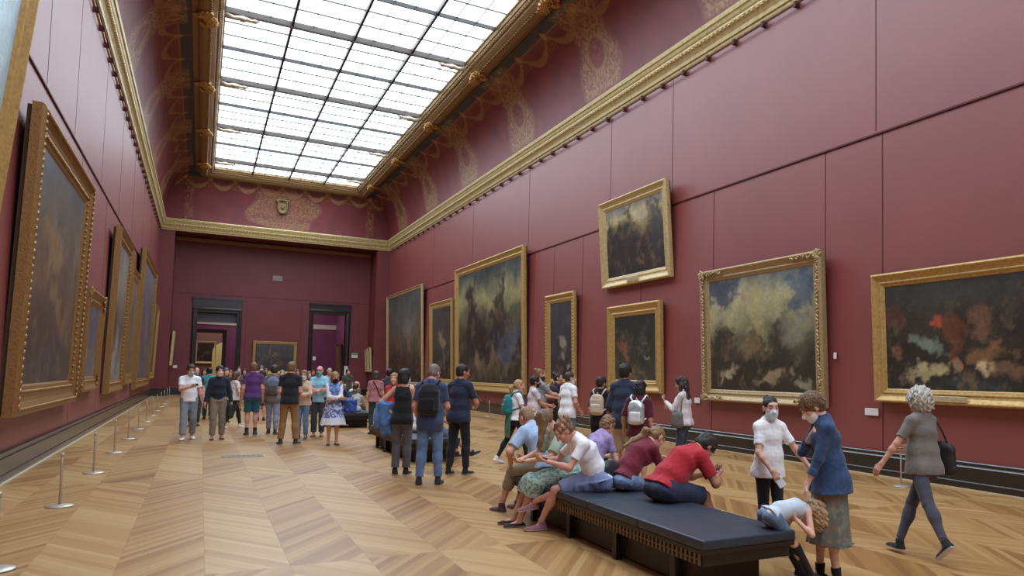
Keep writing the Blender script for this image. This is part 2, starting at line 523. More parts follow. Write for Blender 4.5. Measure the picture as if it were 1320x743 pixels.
def head(s, k):
    R = [k.hR, k.hF, k.hU]; q = k.hs
    E = lambda c, r, kk=.02, **a: s.ell(hp(k, *c), np.array(r)*q, R, k=kk*q, **a)
    s.rc(k.N-.02*k.U, k.H-q*(.035*k.hF+.05*k.hU), .050*(.86 if k.fem else 1), .047*(.88 if k.fem else 1), k=.03)
    E((0, -.012, .035), (.073, .093, .083)); E((0, .03, -.03), (.056, .062, .078), .03)
    E((0, .055, -.092), (.028, .024, .022), .03); E((0, .070, .045), (.05, .02, .02), .02)
    for sd in (1, -1):
        E((sd*.036, .06, -.02), (.024, .022, .022), .02)
        E((sd*.072, -.008, -.005), (.010, .021, .032), .006)
        E((sd*.031, .094, .018), (.015, .014, .011), .012, kind='s')
    s.rc(hp(k, 0, .086, .02), hp(k, 0, .108, -.022), .0095*q, .0135*q, k=.012*q)
    E((0, .086, -.06), (.024, .012, .007), .006); E((0, .083, -.07), (.02, .011, .006), .006)

def body_mesh(k, sp, h):
    s = Sdf(); f = k.fem; J = k.J; aw = sp.get('limb', 1.0)*(.86 if f else 1)
    torso(s, k, -.004); traps(s, k, -.004, .03)
    head(s, k)
    for n in 'rl':
        s.rc(J['sh'+n], J['el'+n], .050*aw, .040*aw, k=.03)
        s.rc(J['el'+n], J['wr'+n], .041*aw, .027*aw, k=.02)
        m = J['el'+n]*.72+J['wr'+n]*.28; s.ell(m, (.040*aw,)*3, k=.03)
        hand(s, k, n, 1.0 if h < .0085 else 1.15)
        lw = sp.get('limb', 1.0)*(.95 if f else 1)
        s.rc(J['hip'+n], J['kn'+n], .082*lw, .054*lw, k=.04)
        kn, an = J['kn'+n], J['an'+n]; b = nrm(an-kn); bk = -nrm(J['td'+n]-b*(J['td'+n]@b))
        s.rc(kn, an, .05*lw, .034*lw, k=.02); s.ell(kn*.68+an*.32+.018*bk, (.048*lw, .05*lw, .09), [np.cross(b, bk), bk, b], k=.04)
        s.rc(an-.035*V3(0, 0, 1), an+.11*J['td'+n]-.058*V3(0, 0, 1), .03, .018, k=.03)
    return s.mesh(h)

def put(sp, k, v, q, name, mat, parent, mats=None, sel=None):
    me = mesh_from(v*k.S, q, name, mat)
    if mats is not None:
        for m in mats: me.materials.append(m)
        c = v[q].mean(1); me.polygons.foreach_set('material_index', sel(c).astype(np.int32))
    o = link(me, name, parent)
    if parent is None: o.location = k.loc; o.rotation_euler = (0, 0, k.rz)
    return o

def hair_sdf(k, style, seed):
    s = Sdf(); q = k.hs; R = [k.hR, k.hF, k.hU]
    E = lambda c, r, kk=.02, **a: s.ell(hp(k, *c), np.array(r)*q, R, k=kk*q, **a)
    P = lambda *a: hp(k, *a)
    def face(y=.105, z=-.035, r=(.07, .075, .092)): E((0, y, z), r, .012, kind='s')
    if style in ('short', 'crop', 'grey_short'):
        g = .004 if style == 'crop' else .013
        E((0, -.016, .04), (.073+g, .094+g, .084+g)); E((0, -.05, -.02), (.066+g*.7, .05+g, .06), .03)
        face(); s.cut(P(0, 0, -.075), -k.hU)
        for sd in (1, -1): E((sd*.085, .01, -.03), (.03, .03, .042), .008, kind='s')
        s.noise(.004 if style != 'crop' else .0012, 95, seed)
    elif style == 'tousled':
        E((0, -.016, .042), (.086, .106, .096)); E((0, -.055, -.02), (.074, .058, .066), .03); face(.112, -.03, (.068, .07, .092)); s.cut(P(0, 0, -.085), -k.hU)
        s.noise(.010, 70, seed); s.noise(.005, 150, seed+1)
    elif style == 'mop':
        E((0, -.03, .06), (.145, .15, .15)); E((0, -.04, .16), (.125, .14, .12), .05); E((0, -.08, -.03), (.12, .10, .10), .05); E((0, .13, -.06), (.07, .08, .10), .012, kind='s')
        s.noise(.013, 52, seed); s.noise(.008, 120, seed+1)
    elif style == 'fringe':      # a band of close hair round a bald crown
        E((0, -.016, .02), (.077, .098, .075)); face(.1, .02, (.085, .085, .11)); E((0, 0, .10), (.075, .09, .085), .01, kind='s'); s.cut(P(0, 0, -.07), -k.hU)
    elif style == 'curly':
        E((0, -.015, .03), (.116, .126, .118)); E((0, -.05, -.03), (.112, .09, .10), .04)
        E((0, .125, -.05), (.068, .075, .095), .012, kind='s'); s.noise(.012, 62, seed); s.noise(.009, 140, seed+1)
    elif style == 'bob':
        E((0, -.018, .04), (.09, .108, .098)); E((0, -.04, -.05), (.095, .08, .085), .04); face(.11, -.04, (.068, .075, .1)); s.noise(.006, 60, seed)
    elif style in ('long', 'wavy'):
        L = .34 if style == 'long' else .28
        E((0, -.018, .04), (.087, .107, .096)); face()
        b = P(0, -.075, 0); e = b-.03*k.hF-L*nrm(k.hU*.35+k.U*.75)
        s.ec(b, e, k.hR, (.085, .05), (.10 if style == 'wavy' else .075, .035), cap=.05, k=.04)
        for sd in (1, -1):
            a = P(sd*.08, -.01, .01); s.ec(a, a+.012*sd*k.hR-.2*nrm(k.hU*.5+k.U*.5), k.hF, (.045, .024), (.03, .018), cap=.02, k=.03)
        s.noise(.006 if style == 'long' else .012, 55, seed, (1, 1, .35))
    elif style == 'drape':        # long hair falling forward past a bowed face
        E((0, -.018, .04), (.085, .105, .094)); face()
        for sd in (1, -1):
            a = P(sd*.078, .01, .02); s.ec(a, a+.05*k.hF+.02*sd*k.hR-V3(0, 0, .24), k.hF, (.045, .02), (.03, .014), cap=.03, k=.03)
        s.noise(.006, 60, seed, (1, 1, .3))
    elif style in ('pony', 'bun', 'lowpony', 'updo'):
        E((0, -.016, .038), (.0765, .0975, .088)); E((0, -.05, -.01), (.068, .055, .06), .03); face(.105, -.012, (.066, .07, .09)); s.cut(P(0, 0, -.07), -k.hU)
        for sd in (1, -1): E((sd*.085, .01, -.03), (.03, .03, .042), .008, kind='s')
        if style == 'pony':
            pts = [P(0, -.08, .075), P(0, -.125, .09), P(0, -.14, .02), P(0, -.13, -.08), P(0, -.115, -.17)]
            for i, rr in enumerate(((.024, .03), (.034, .034), (.034, .028), (.028, .012))): s.rc(pts[i], pts[i+1], *rr, k=.012)
        elif style == 'lowpony':
            a = P(0, -.1, .0); b = k.N-.10*k.F+.03*k.U-.05*k.R; pts = [a, a*.5+b*.5-.05*k.hF*.8, b, b-.02*k.F-.13*k.U-.03*k.R, b-.03*k.F-.26*k.U-.05*k.R]
            for i, rr in enumerate(((.028, .036), (.036, .036), (.036, .03), (.03, .012))): s.rc(pts[i], pts[i+1], *rr, k=.02)
        elif style == 'bun': s.ell(P(0, -.085, .10), (.042*q,)*3, k=.015)
        else:
            s.ell(P(0, -.085, .075), (.058*q, .055*q, .05*q), k=.02); s.noise(.008, 80, seed+1)
        s.noise(.004, 80, seed)
    return s

def dress_person(sp):
    """one person: a continuous body with hair and clothing as children"""
    k = skeleton(sp); res = sp.get('res', .011); h = res/k.S
    hb = h if res > .009 else h*.82
    v, q = body_mesh(k, sp, hb)
    root = put(sp, k, v, q, 'person', skin_mat(sp.get('skin', SKIN)), None)
    tag(root, sp['label'], 'person', sp.get('group')); J = k.J; f = k.fem; seed = sp.get('seed', 1)
    # --- top
    top = sp.get('top')
    if top:
        kd, rgb = top[0], top[1]; opt = top[2] if len(top) > 2 else {}
        s = Sdf(); o = opt.get('o', .013); aw = .86 if f else 1.0
        loose = opt.get('loose', .012)*(.4 if sp.get('seat') else 1)
        torso(s, k, o, loose=loose)
        hem = opt.get('hem', .06) if not sp.get('seat') else min(opt.get('hem', .06), .015)
        if hem > .05:
            fl = opt.get('flare', 0)
            s.ec(k.W+.02*k.U0, k.P-(hem+.02)*k.U0, k.R0, ((.120 if f else .128)*k.w+o, .094*k.w+o), ((.166 if f else .160)*k.w+o+fl, .126*k.w+o+fl), cap=.09, k=.06)
        s.cut(k.P-hem*k.U0, -k.U0)
        if kd != 'tank': traps(s, k, o*.75, .005)
        else:
            for sd in (1, -1):
                s.ec(k.C+.08*k.U+sd*.075*k.R+.085*k.F, k.N+.0*k.U+sd*.085*k.R, k.R, (.03, .02), (.026, .024), cap=.015, k=.02)
                s.ec(k.C+.06*k.U+sd*.075*k.R-.085*k.F, k.N+.0*k.U+sd*.085*k.R-.01*k.F, k.R, (.034, .02), (.026, .026), cap=.015, k=.02)
        sl = opt.get('sleeve', {'tshirt': .62, 'polo': .66, 'long': 2, 'jacket': 2, 'blouse': 2, 'tank': 0, 'rolled': 1.35}.get(kd, .6))
        so = opt.get('so', .014 if kd != 'jacket' else .02)
        for n in 'rl':
            if sl <= 0: continue
            a, e, w = J['sh'+n], J['el'+n], J['wr'+n]
            t = min(sl, 1); s.rc(a, a+(e-a)*t, 0.048*aw+so, (.044+.004*(1-t))*aw+so, k=.035, flat=sl < 1)
            if sl > 1: s.rc(e, e+(w-e)*min(sl-1, .95), .044*aw+so*.8, .033*aw+so*.8, k=.02, flat=True)
            if kd in ('jacket', 'rolled') and sl > 1:
                c = e+(w-e)*min(sl-1, .95); u = nrm(w-e); s.rc(c-.045*u, c, .042*aw+so, .042*aw+so, k=.004, flat=True)
        if kd in ('polo', 'jacket', 'shirt') or opt.get('collar'):
            s.ec(k.N-.01*k.U+.012*k.F, k.N+.042*k.U+.004*k.F, k.R, (.072, .068), (.064, .06), cap=.006, k=.01)
            s.ec(k.N+.03*k.U, k.N+.09*k.U, k.R, (.056, .052), (.056, .052), cap=.01, k=.004, kind='s')
        if kd == 'jacket':    # an open front showing what is under it
            s.rc(k.N-.02*k.U+.10*k.F, k.P-.12*k.U0+.16*k.F0, .035, .03, k=.01, kind='s')
        s.noise(opt.get('fold', .0035), 26, seed, (1, 1, .45)); s.noise(.0015, 70, seed+3)
        v, q = s.mesh(h)
        m = cloth(rgb, opt.get('pat', 'plain'), opt.get('rgb2'))
        nm = {'jacket': 'jacket', 'tshirt': 'tshirt', 'polo': 'polo_shirt', 'tank': 'tank_top', 'blouse': 'blouse', 'long': 'sweater', 'rolled': 'shirt'}.get(kd, 'shirt')
        put(sp, k, v, q, nm, m, root)
    # --- bottoms
    bt = sp.get('bottom')
    if bt:
        kd, rgb = bt[0], bt[1]; opt = bt[2] if len(bt) > 2 else {}
        s = Sdf(); w = k.w; m = cloth(rgb, opt.get('pat', 'plain'), opt.get('rgb2'))
        o = opt.get('o', {'leggings': .005, 'jeans': .012, 'trousers': .018, 'shorts': .026, 'wide': .03}.get(kd, .012))
        hipr = (.148 if f else .136)*w
        if kd in ('skirt', 'dress'):
            L = opt.get('len', .5); fl = opt.get('flare', .07); dpt = opt.get('depth', 0)
            seat = sp.get('seat')
            s.ec(k.P+.02*k.U0, k.W-.02*k.U0, k.R0, (hipr+.012, .118*w), (.13*w+.012, .1*w), cap=.02, k=.03)
            if seat:
                for n in 'rl':
                    a, b = J['hip'+n], J['kn'+n]
                    s.rc(a, a+(b-a)*min(L, 1), .105, .082, k=.09, flat=L <= 1)
                    if L > 1: s.rc(b, b+(J['an'+n]-b)*(L-1), .085, .095, k=.08, flat=True)
                for sd in (1, -1): s.ell(k.P+sd*.07*k.R0-.05*k.F0-.05*k.U0, (.1, .095, .1), k=.05)
            else:
                mk = (J['anr']+J['anl'])/2; c = k.P; e = c+(mk-c)*V3(.6, .6, 1); d = nrm(e-c)
                s.ec(c-.0*d, c+.12*d, k.R0, (hipr+.014, .12*w), (hipr+.02+fl*.3, .13*w+fl*.25), cap=.04, k=.04)
                s.ec(c+.1*d, c+L*d, k.R0, (hipr+.018+fl*.25, .13*w+fl*.2), (hipr+.02+fl, .14*w+fl), cap=.01, k=.05, flat=True)
            s.noise(.009, 30, seed+5, (1, 1, .12))
        else:
            L = opt.get('len', 1.92 if kd != 'shorts' else .92)
            s.ec(k.P-.045*k.U0, (k.W-.035*k.U0) if not sp.get('seat') else (k.P+.045*k.U0), k.R0, (hipr+o*.7, .112*w+o*.7), ((.122 if f else .13)*w+o*.6, .097*w+o*.6), cap=.03, k=.04)
            for n in 'rl':
                a, b, c = J['hip'+n], J['kn'+n], J['an'+n]
                s.ell(k.P+(1 if n == 'r' else -1)*.07*k.R0-.06*k.F0-.05*k.U0, (.085+o*.7, .08+o*.7, .09+o*.7) if not sp.get('seat') else (.085+o*.5, .082+o*.5, .082), k=.05)
                t = min(L, 1)
                lw = .95 if f else 1.0
                kr = opt.get('knee', .054)
                s.rc(a, a+(b-a)*t, .086*lw+o, (kr+(.082-kr)*(1-t))*lw+o, k=.035, flat=L < 1)
                if L > 1:
                    cu = opt.get('cuff', {'leggings': .036, 'jeans': .048, 'trousers': .058, 'wide': .08}.get(kd, .046))
                    s.rc(b, b+(c-b)*min(L-1, .97), kr*lw+o, cu+o*.5, k=.012, flat=True)
                    if cu < .06:
                        ax = nrm(c-b); bk = -nrm(J['td'+n]-ax*(J['td'+n]@ax))
                        s.ell(b*.68+c*.32+.016*bk, (.046*lw+o, .05*lw+o, .09), [np.cross(ax, bk), bk, ax], k=.04)
            s.noise(.0035 if kd != 'leggings' else .001, 30, seed+9, (1, 1, .5)); s.noise(.0015, 75, seed+4)
        v, q = s.mesh(h)
        nm = {'dress': 'dress_skirt', 'wide': 'trousers'}.get(kd, kd)
        sel = None; mats = None
        if opt.get('band'):     # a hem in a second colour
            mats = [cloth(opt['band'])]; zl = opt['bandz']; sel = lambda c: (c[:, 2]*k.S < zl)
        put(sp, k, v, q, nm, m, root, mats, sel)
    # --- shoes
    sh = sp.get('shoes')
    if sh:
        rgb, sole = sh[0], sh[1]; low = len(sh) > 2 and sh[2]
        for n in 'rl':
            an, td = J['an'+n], J['td'+n]; up = nrm(V3(0, 0, 1)-td*td[2]); rt = np.cross(td, up)
            s = Sdf(); b = an-.066*up
            s.ec(b-.055*td, b+.055*td, rt, (.034, .018), (.043, .018), cap=.016, k=.02)
            s.ec(b+.055*td, b+.16*td, rt, (.043, .018), (.033, .016), cap=.03, k=.02)
            s.cut(b-.016*up, -up)
            if low: s.ec(b-.03*td+.012*up, b+.13*td+.006*up, rt, (.032, .022), (.034, .018), cap=.02, k=.02)
            else:
                s.rc(b-.02*td+.03*up, an-.01*td+.005*up, .04, .042, k=.03); s.ec(b-.01*td+.02*up, b+.13*td+.006*up, rt, (.036, .032), (.034, .02), cap=.03, k=.03)
            hs = min(h, .0075); v, q = s.mesh(hs)
            if len(q) == 0: continue
            z0 = b-.002*up
            put(sp, k, v, q, 'shoe', cloth(rgb), root, [plain('sole_%d' % sole[0], sole, .6)], lambda c, z0=z0, up=up: ((c-z0)@up < 0))
        if sp.get('socks'):
            for n in 'rl':
                s = Sdf(); a, b = J['an'+n], J['kn'+n]; s.rc(a-.02*nrm(b-a), a+(b-a)*sp['socks'][1], .041+.006*(sp['socks'][1] > .5), .046+.022*(sp['socks'][1] > .5), k=.01, flat=True)
                v, q = s.mesh(h); put(sp, k, v, q, 'sock', cloth(sp['socks'][0]), root)
    # --- hair
    hr = sp.get('hair')
    if hr:
        s = hair_sdf(k, hr[0], seed); v, q = s.mesh(h*.85 if res < .009 else h)
        if len(q): put(sp, k, v, q, 'hair', hair_mat(hr[1]), root)
    # --- face mask
    mk = sp.get('mask')
    if mk:
        s = Sdf(); R = [k.hR, k.hF, k.hU]; g = k.hs
        s.ell(hp(k, 0, .036, -.045), np.array((.064, .068, .075))*g, R, k=.01)
        s.rc(hp(k, 0, .09, .0), hp(k, 0, .112, -.026), .013*g, .018*g, k=.02); s.ell(hp(k, 0, .06, -.095), np.array((.034, .03, .024))*g, R, k=.03)
        s.cut(hp(k, 0, .022, 0), -k.hF); s.cut(hp(k, 0, .02, .004), nrm(k.hU*1.0-k.hF*.12)); s.cut(hp(k, 0, 0, -.112), -k.hU)
        v, q = s.mesh(min(h, .009))
        if len(q): put(sp, k, v, q, 'face_mask', cloth(mk), root)
        if res < .0095:
            mb = MB()
            for sd in (1, -1):
                mb.tube([hp(k, sd*.06, .03, -.02)*k.S, hp(k, sd*.074, .0, .006)*k.S, hp(k, sd*.08, -.02, .014)*k.S], .0016, 5)
            mb.build('ear_loop', cloth(mk), root)
    if sp.get('eyes', res < .0105):
        for sd in (1, -1):
            mb = MB(); c = hp(k, sd*.031, .0795, .018)*k.S
            mb.blob(c, .0112*k.S*k.hs, 10, 8, np.array([k.hR, k.hF, k.hU]).T)
            e = mb.build('eye', plain('eye_white', (225, 218, 210), .3), root)
            e.data.materials.append(plain('iris', (42, 30, 24), .25))
            for p in e.data.polygons:
                d = np.array(p.center)-c
                if nrm(d)@k.hF > .78: p.material_index = 1
            if not sp.get('blond'):
                a = hp(k, sd*.018, .094, .038)*k.S; b = hp(k, sd*.034, .093, .043)*k.S; c2 = hp(k, sd*.05, .08, .036)*k.S
                MB().tube([a, b, c2], [.003*k.S, .0035*k.S, .002*k.S], 6).build('eyebrow', hair_mat(hr[1] if hr else (70, 50, 40)), root)
    if sp.get('beard'):
        s = Sdf(); R = [k.hR, k.hF, k.hU]
        s.ell(hp(k, 0, .034, -.055), (.062, .068, .072), R, k=.01); s.cut(hp(k, 0, 0, -.028), nrm(k.hU-k.hF*.3)); s.cut(hp(k, 0, .0, 0), -k.hF)
        s.noise(.003, 120, seed); v, q = s.mesh(h)
        if len(q): put(sp, k, v, q, 'beard', hair_mat(sp['beard']), root)
    if sp.get('glasses'):
        mb = MB()
        for sd in (1, -1):
            c = hp(k, sd*.031, .104, .014); pts = [(c+.021*(math.cos(t)*k.hR+.8*math.sin(t)*k.hU))*k.S for t in np.linspace(0, 2*PI, 13)[:-1]]
            mb.tube(pts, .0022, 5, close=True); mb.tube([hp(k, sd*.052, .1, .02)*k.S, hp(k, sd*.078, .0, .015)*k.S], .002, 5)
        mb.tube([hp(k, -.01, .107, .018)*k.S, hp(k, .01, .107, .018)*k.S], .002, 5)
        mb.build('glasses', plain('glasses_frame', (30, 28, 28), .3), root)
    return root, k

def world_obj(o, k): o.location = k.loc; o.rotation_euler = (0, 0, k.rz); return o

def backpack(k, rgb, label, rgb2=None, size=1.0, mats=None, low=0.0, res=.009, metal=None):
    R, F, U = k.R, k.F, k.U; B = [R, F, U]
    c = k.C-.19*F*1.0+(-.02-low)*U
    m = metal or cloth(rgb); m2 = cloth(rgb2 or tuple(int(v*.75) for v in rgb))
    s = Sdf(); z = size
    s.ec(c-.16*z*U, c+.10*z*U, R, (.125*z, .072*z), (.115*z, .06*z), cap=.07*z, k=.03)
    s.rbox(c-.06*z*U, (.125*z, .07*z, .15*z), B, .05, .04)
    s.noise(.003, 30, 5)
    v, q = s.mesh(res/k.S); root = put(None, k, v, q, 'backpack', m, None); tag(root, label, 'backpack')
    s = Sdf(); pc = c-.08*F*z-.1*z*U; s.rbox(pc, (.09*z, .03*z, .085*z), B, .03, .02); v, q = s.mesh(res/k.S); put(None, k, v, q, 'pocket', m2, root)
    mb = MB()
    for sd in (1, -1):
        sh = k.N+.008*U+sd*.115*R
        pts = [c+.12*z*U+sd*.06*R+.055*F, sh-.10*F, sh+.03*U-.02*F, sh+.02*U+.055*F, k.C+.115*F+sd*.135*R+.02*U, k.C+.05*F+sd*.175*R-.10*U, c-.15*z*U+sd*.11*R+.04*F]
        mb = MB(); mb.tube([p*k.S for p in pts], [.014]*7, 8); mb.build('strap', m2, root)
    MB().tube([(c+.155*z*U+.03*F-.02*R)*k.S, (c+.20*z*U+.02*F)*k.S, (c+.155*z*U+.03*F+.02*R)*k.S], .007, 6).build('carry_loop', m2, root)
    return root

def phone(k, n, label, rgb=(235, 235, 238), tilt=40, off=(0, .0, .0), flat=False, yaw=0):
    W = k.J['wr'+n]; d = k.J['hd'+n]; p = k.J['pn'+n]
    c = W+.088*d+.024*p+V3(*off)
    t = nrm(np.cross(d, p))
    root = empty('phone', k.world(c))
    M = Matrix((tuple(k.M@t), tuple(k.M@d), tuple(k.M@p))).transposed(); root.rotation_euler = M.to_euler()
    tag(root, label, 'phone')
    MB().rbox(-.036, .036, -.072, .072, -.0045, .0045, .004).build('case', plain('phone_%d' % rgb[0], rgb, .35), root)
    MB().rbox(-.033, .033, -.067, .067, .004, .0055, .0007).build('screen', plain('phone_screen', (36, 40, 48), .12), root)
    return root

def shoulder_bag(k, n, rgb, label, size=(.15, .06, .13), pos=(.2, -.02, -.28), strap=True, name='handbag', slouch=.006, anchor=None, center=None):
    s_ = 1 if n == 'r' else -1
    R, F = k.R, k.F; U = V3(0, 0, 1)
    c = k.J['sh'+n]+pos[0]*s_*R+pos[1]*F+pos[2]*U
    if center is not None: c = np.asarray(center, float)
    m = leather('bag_%d_%d_%d' % tuple(rgb), rgb, .6)
    s = Sdf(); B = [F, R, U]
    s.rbox(c, size, [F, nrm(R-U*(R@U)), U], .05, .03); s.ec(c-(size[2]*.5)*U, c+(size[2]*.9)*U, F, (size[0]*1.05, size[1]*1.1), (size[0]*.6, size[1]*.5), cap=.04, k=.05)
    s.noise(slouch, 25, 3); v, q = s.mesh(.009/k.S); root = put(None, k, v, q, name, m, None); tag(root, label, 'bag')
    if strap:
        a = anchor if anchor is not None else k.J['sh'+n]+.052*k.U+.0*R
        for sd in (1, -1):
            pts = [c+sd*size[0]*.6*F+size[2]*.75*U, (c+sd*size[0]*.5*F+size[2]*.75*U)*.5+(a+sd*.05*F)*.5+.02*s_*R, a+sd*.04*F, a+.012*U]
            mb = MB(); mb.tube([p*k.S for p in pts], .009, 6); mb.build('strap', m, root)
    return root
# ---------------------------------------------------------------- the room
XL, XR = -2.42, 10.62           # side walls
YB, YF, YN = -22.0, 48.2, 50.2   # wall behind, far piers, far wall in its niche
ZC = 9.55                       # underside of the cornice
ZS = 13.1                       # skylight glass
SX0, SX1, SY0, SY1 = .18, 8.1, -20.5, 46.8

def wall_mat(name, rgb, rough=.5, spec=.5, coat=0):
    m, t, b = base_mat(name, rough, 0, spec)
    o = t.obj(); c = lin(rgb)
    n = t.noise(o, .9, 4, .55); n2 = t.noise(t.map(o, (1, 1, 1)), 60, 2)
    t.put(b.inputs['Base Color'], t.ramp(n, [(.3, tuple(v*.93 for v in c)), (.7, tuple(v*1.07 for v in c))]))
    t.put(b.inputs['Normal'], t.bump(n2, .06, .004))
    if coat:
        b.inputs['Coat Weight'].default_value = coat; b.inputs['Coat Roughness'].default_value = .5; b.inputs['Coat IOR'].default_value = 1.6; b.inputs['Coat Tint'].default_value = (1, 1, 1, 1)
    return m
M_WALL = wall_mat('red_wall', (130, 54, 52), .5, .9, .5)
M_SEAM = plain('wall_seam', (84, 30, 36), .6)
M_BLACK = plain('black_woodwork', (26, 25, 25), .24, var=.15, spec=.9)
M_EDGE = plain('floor_edge', (196, 178, 150), .4)

def floor_mat():
    m, t, b = base_mat('oak_parquet', .36, 0, .5)
    x, y, z = t.xyz(t.obj())
    W = .635
    xs = t.math('DIVIDE', t.math('SUBTRACT', x, .10), W)
    band = t.math('FLOOR', xs); fx = t.math('FRACT', xs)
    blk = t.math('FLOOR', t.math('DIVIDE', t.math('SUBTRACT', y, .95), 5.7))
    par = t.math('FLOORED_MODULO', t.math('ADD', band, blk), 2.0)
    fm = t.math('ADD', t.math('MULTIPLY', par, t.math('SUBTRACT', 1.0, fx)), t.math('MULTIPLY', t.math('SUBTRACT', 1.0, par), fx))
    s = t.math('SUBTRACT', y, t.math('MULTIPLY', fm, W*1.35))
    pl = t.math('DIVIDE', s, .118); pi = t.math('FLOOR', pl); pf = t.math('FRACT', pl)
    w = t.new('ShaderNodeTexWhiteNoise', noise_dimensions='3D'); t.put(w.inputs['Vector'], t.vec(band, pi, blk))
    big = t.new('ShaderNodeTexWhiteNoise', noise_dimensions='3D')
    t.put(big.inputs['Vector'], t.vec(band, t.math('FLOOR', t.math('DIVIDE', s, 1.9)), 3.0))
    g = t.noise(t.vec(t.math('MULTIPLY', fm, 1.5), t.math('MULTIPLY', s, 42.0), band), 1.0, 5, .6)
    wear = t.noise(t.obj(), .5, 4, .6)
    f = t.math('MULTIPLY_ADD', w.outputs[0], .30, t.math('MULTIPLY_ADD', g, .30, .07))
    f = t.math('MULTIPLY_ADD', big.outputs[0], .14, f); f = t.math('MULTIPLY_ADD', t.math('SUBTRACT', par, .5), .16, f)  # band tint follows plank direction: sheen put into the wood colour
    f = t.math('MULTIPLY_ADD', wear, .14, f)
    col = t.ramp(f, [(.14, lin((116, 79, 42))), (.34, lin((149, 108, 63))), (.52, lin((170, 131, 82))), (.8, lin((190, 155, 107)))])
    e1 = t.math('LESS_THAN', pf, .035); e2 = t.math('LESS_THAN', fx, .008)
    ed = t.math('MAXIMUM', e1, e2)
    col = t.mix(t.math('MULTIPLY', ed, .42), col, lin((96, 62, 34)))
    t.put(b.inputs['Base Color'], col)
    t.put(b.inputs['Roughness'], t.math('MULTIPLY_ADD', g, .16, .28))
    t.put(b.inputs['Normal'], t.bump(t.math('SUBTRACT', g, ed), .05, .003))
    return m

def struct(o): o['kind'] = 'structure'; return o

struct(MB().box(XL-.6, XR+.6, YB-.5, YN+16, -.12, 0).build('floor', floor_mat()))
struct(MB().box(XL-.3, XL, YB, YF+.1, 0, 10.2).build('wall_left', M_WALL))
struct(MB().box(XR, XR+.3, YB, YF+.1, 0, 10.2).build('wall_right', M_WALL))
struct(MB().box(XL-.3, XR+.3, YB-.3, YB, 0, 13.6).build('wall_back', M_WALL))
# far wall: two piers, a lintel and a recessed wall with two doorways
D1 = (-.31, 1.84, 5.05); D2 = (6.30, 8.31, 5.32)
far = MB()
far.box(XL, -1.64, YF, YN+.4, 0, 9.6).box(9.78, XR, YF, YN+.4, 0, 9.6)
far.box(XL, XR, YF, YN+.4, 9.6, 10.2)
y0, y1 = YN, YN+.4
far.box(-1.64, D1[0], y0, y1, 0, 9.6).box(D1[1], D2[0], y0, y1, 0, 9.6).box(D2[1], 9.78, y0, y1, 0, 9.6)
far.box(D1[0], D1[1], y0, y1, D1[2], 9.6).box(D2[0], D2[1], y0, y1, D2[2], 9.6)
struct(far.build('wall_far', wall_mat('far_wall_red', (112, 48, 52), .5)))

def baseboard(name, x, sgn, ya, yb):
    """tall black plinth with two beaded steps; sgn points into the room"""
    prof = [(0, .42), (.05, .42), (.06, .405), (.06, .36), (.075, .35), (.085, .335), (.085, .12), (.10, .105), (.10, 0)]
    mb = MB()
    mb.sweep([((x, ya, 0), (sgn, 0, 0), (0, 0, 1)), ((x, yb, 0), (sgn, 0, 0), (0, 0, 1))], prof, flip=sgn < 0)
    return struct(mb.build(name, M_BLACK))
baseboard('baseboard_left', XL, 1, YB, YF); baseboard('baseboard_right', XR, -1, YB, YF)
mb = MB()
for a, b in ((-1.64, D1[0]-.28), (D1[1]+.28, D2[0]-.28), (D2[1]+.28, 9.78)): mb.box(a, b, YN-.09, YN, 0, .42)
mb.box(XL, -1.62, YF-.06, YF, 0, .42).box(9.76, XR, YF-.06, YF, 0, .42)
mb.box(-1.64, -1.58, YF-.06, YN, 0, .42).box(9.72, 9.78, YF-.06, YN, 0, .42)
struct(mb.build('baseboard_far', M_BLACK))
struct(MB().box(XL+.10, XL+.135, YB, YF, 0, .012).build('trim_1', M_EDGE))
struct(MB().box(XR-.135, XR-.10, YB, YF, 0, .012).build('trim_2', M_EDGE))

# horizontal picture rails and the vertical seams of the wall cloth
TR = [2]
def trim(mb, mat):
    TR[0] += 1; return struct(mb.build('trim_%d' % TR[0], mat))
for x0, x1 in ((XL, XL+.03), (XR-.03, XR)):
    mb = MB(); mb.box(x0, x1, YB, YF, 6.14, 6.17); trim(mb, M_SEAM)
    mb = MB(); mb.box(x0, x1, YB, YF, 6.17, 6.20); trim(mb, M_WALL)
def seam(x, sgn, y, z0, z1, w=.011):
    mb = MB(); mb.box(min(x, x+sgn*.004), max(x, x+sgn*.004), y-w, y+w, z0, z1); trim(mb, M_SEAM)
for y in (8.86, 10.22, 13.76, 17.0, 20.55, 22.7, 24.4, 29.3, 33.4, 38.2): seam(XR, -1, y, .42, 6.14)
for y in (15.55, 18.82, 25.06, 31.5, 37.9, 44.0, 9.0): seam(XR, -1, y, 6.2, 9.5)
for y in (12.7, 14.6, 17.6, 22.0, 26.4, 31.0, 36.0, 41.0): seam(XL, 1, y, 6.2, 9.5)
for y in (11.9, 18.8, 23.4, 29.0, 33.4): seam(XL, 1, y, .42, 6.14)
mb = MB()
for x in (2.35, 5.55): mb.box(x-.012, x+.012, YN-.006, YN, .42, 5.95)
mb.box(-1.64, 9.78, YN-.008, YN, 6.12, 6.15)
trim(mb, M_SEAM)

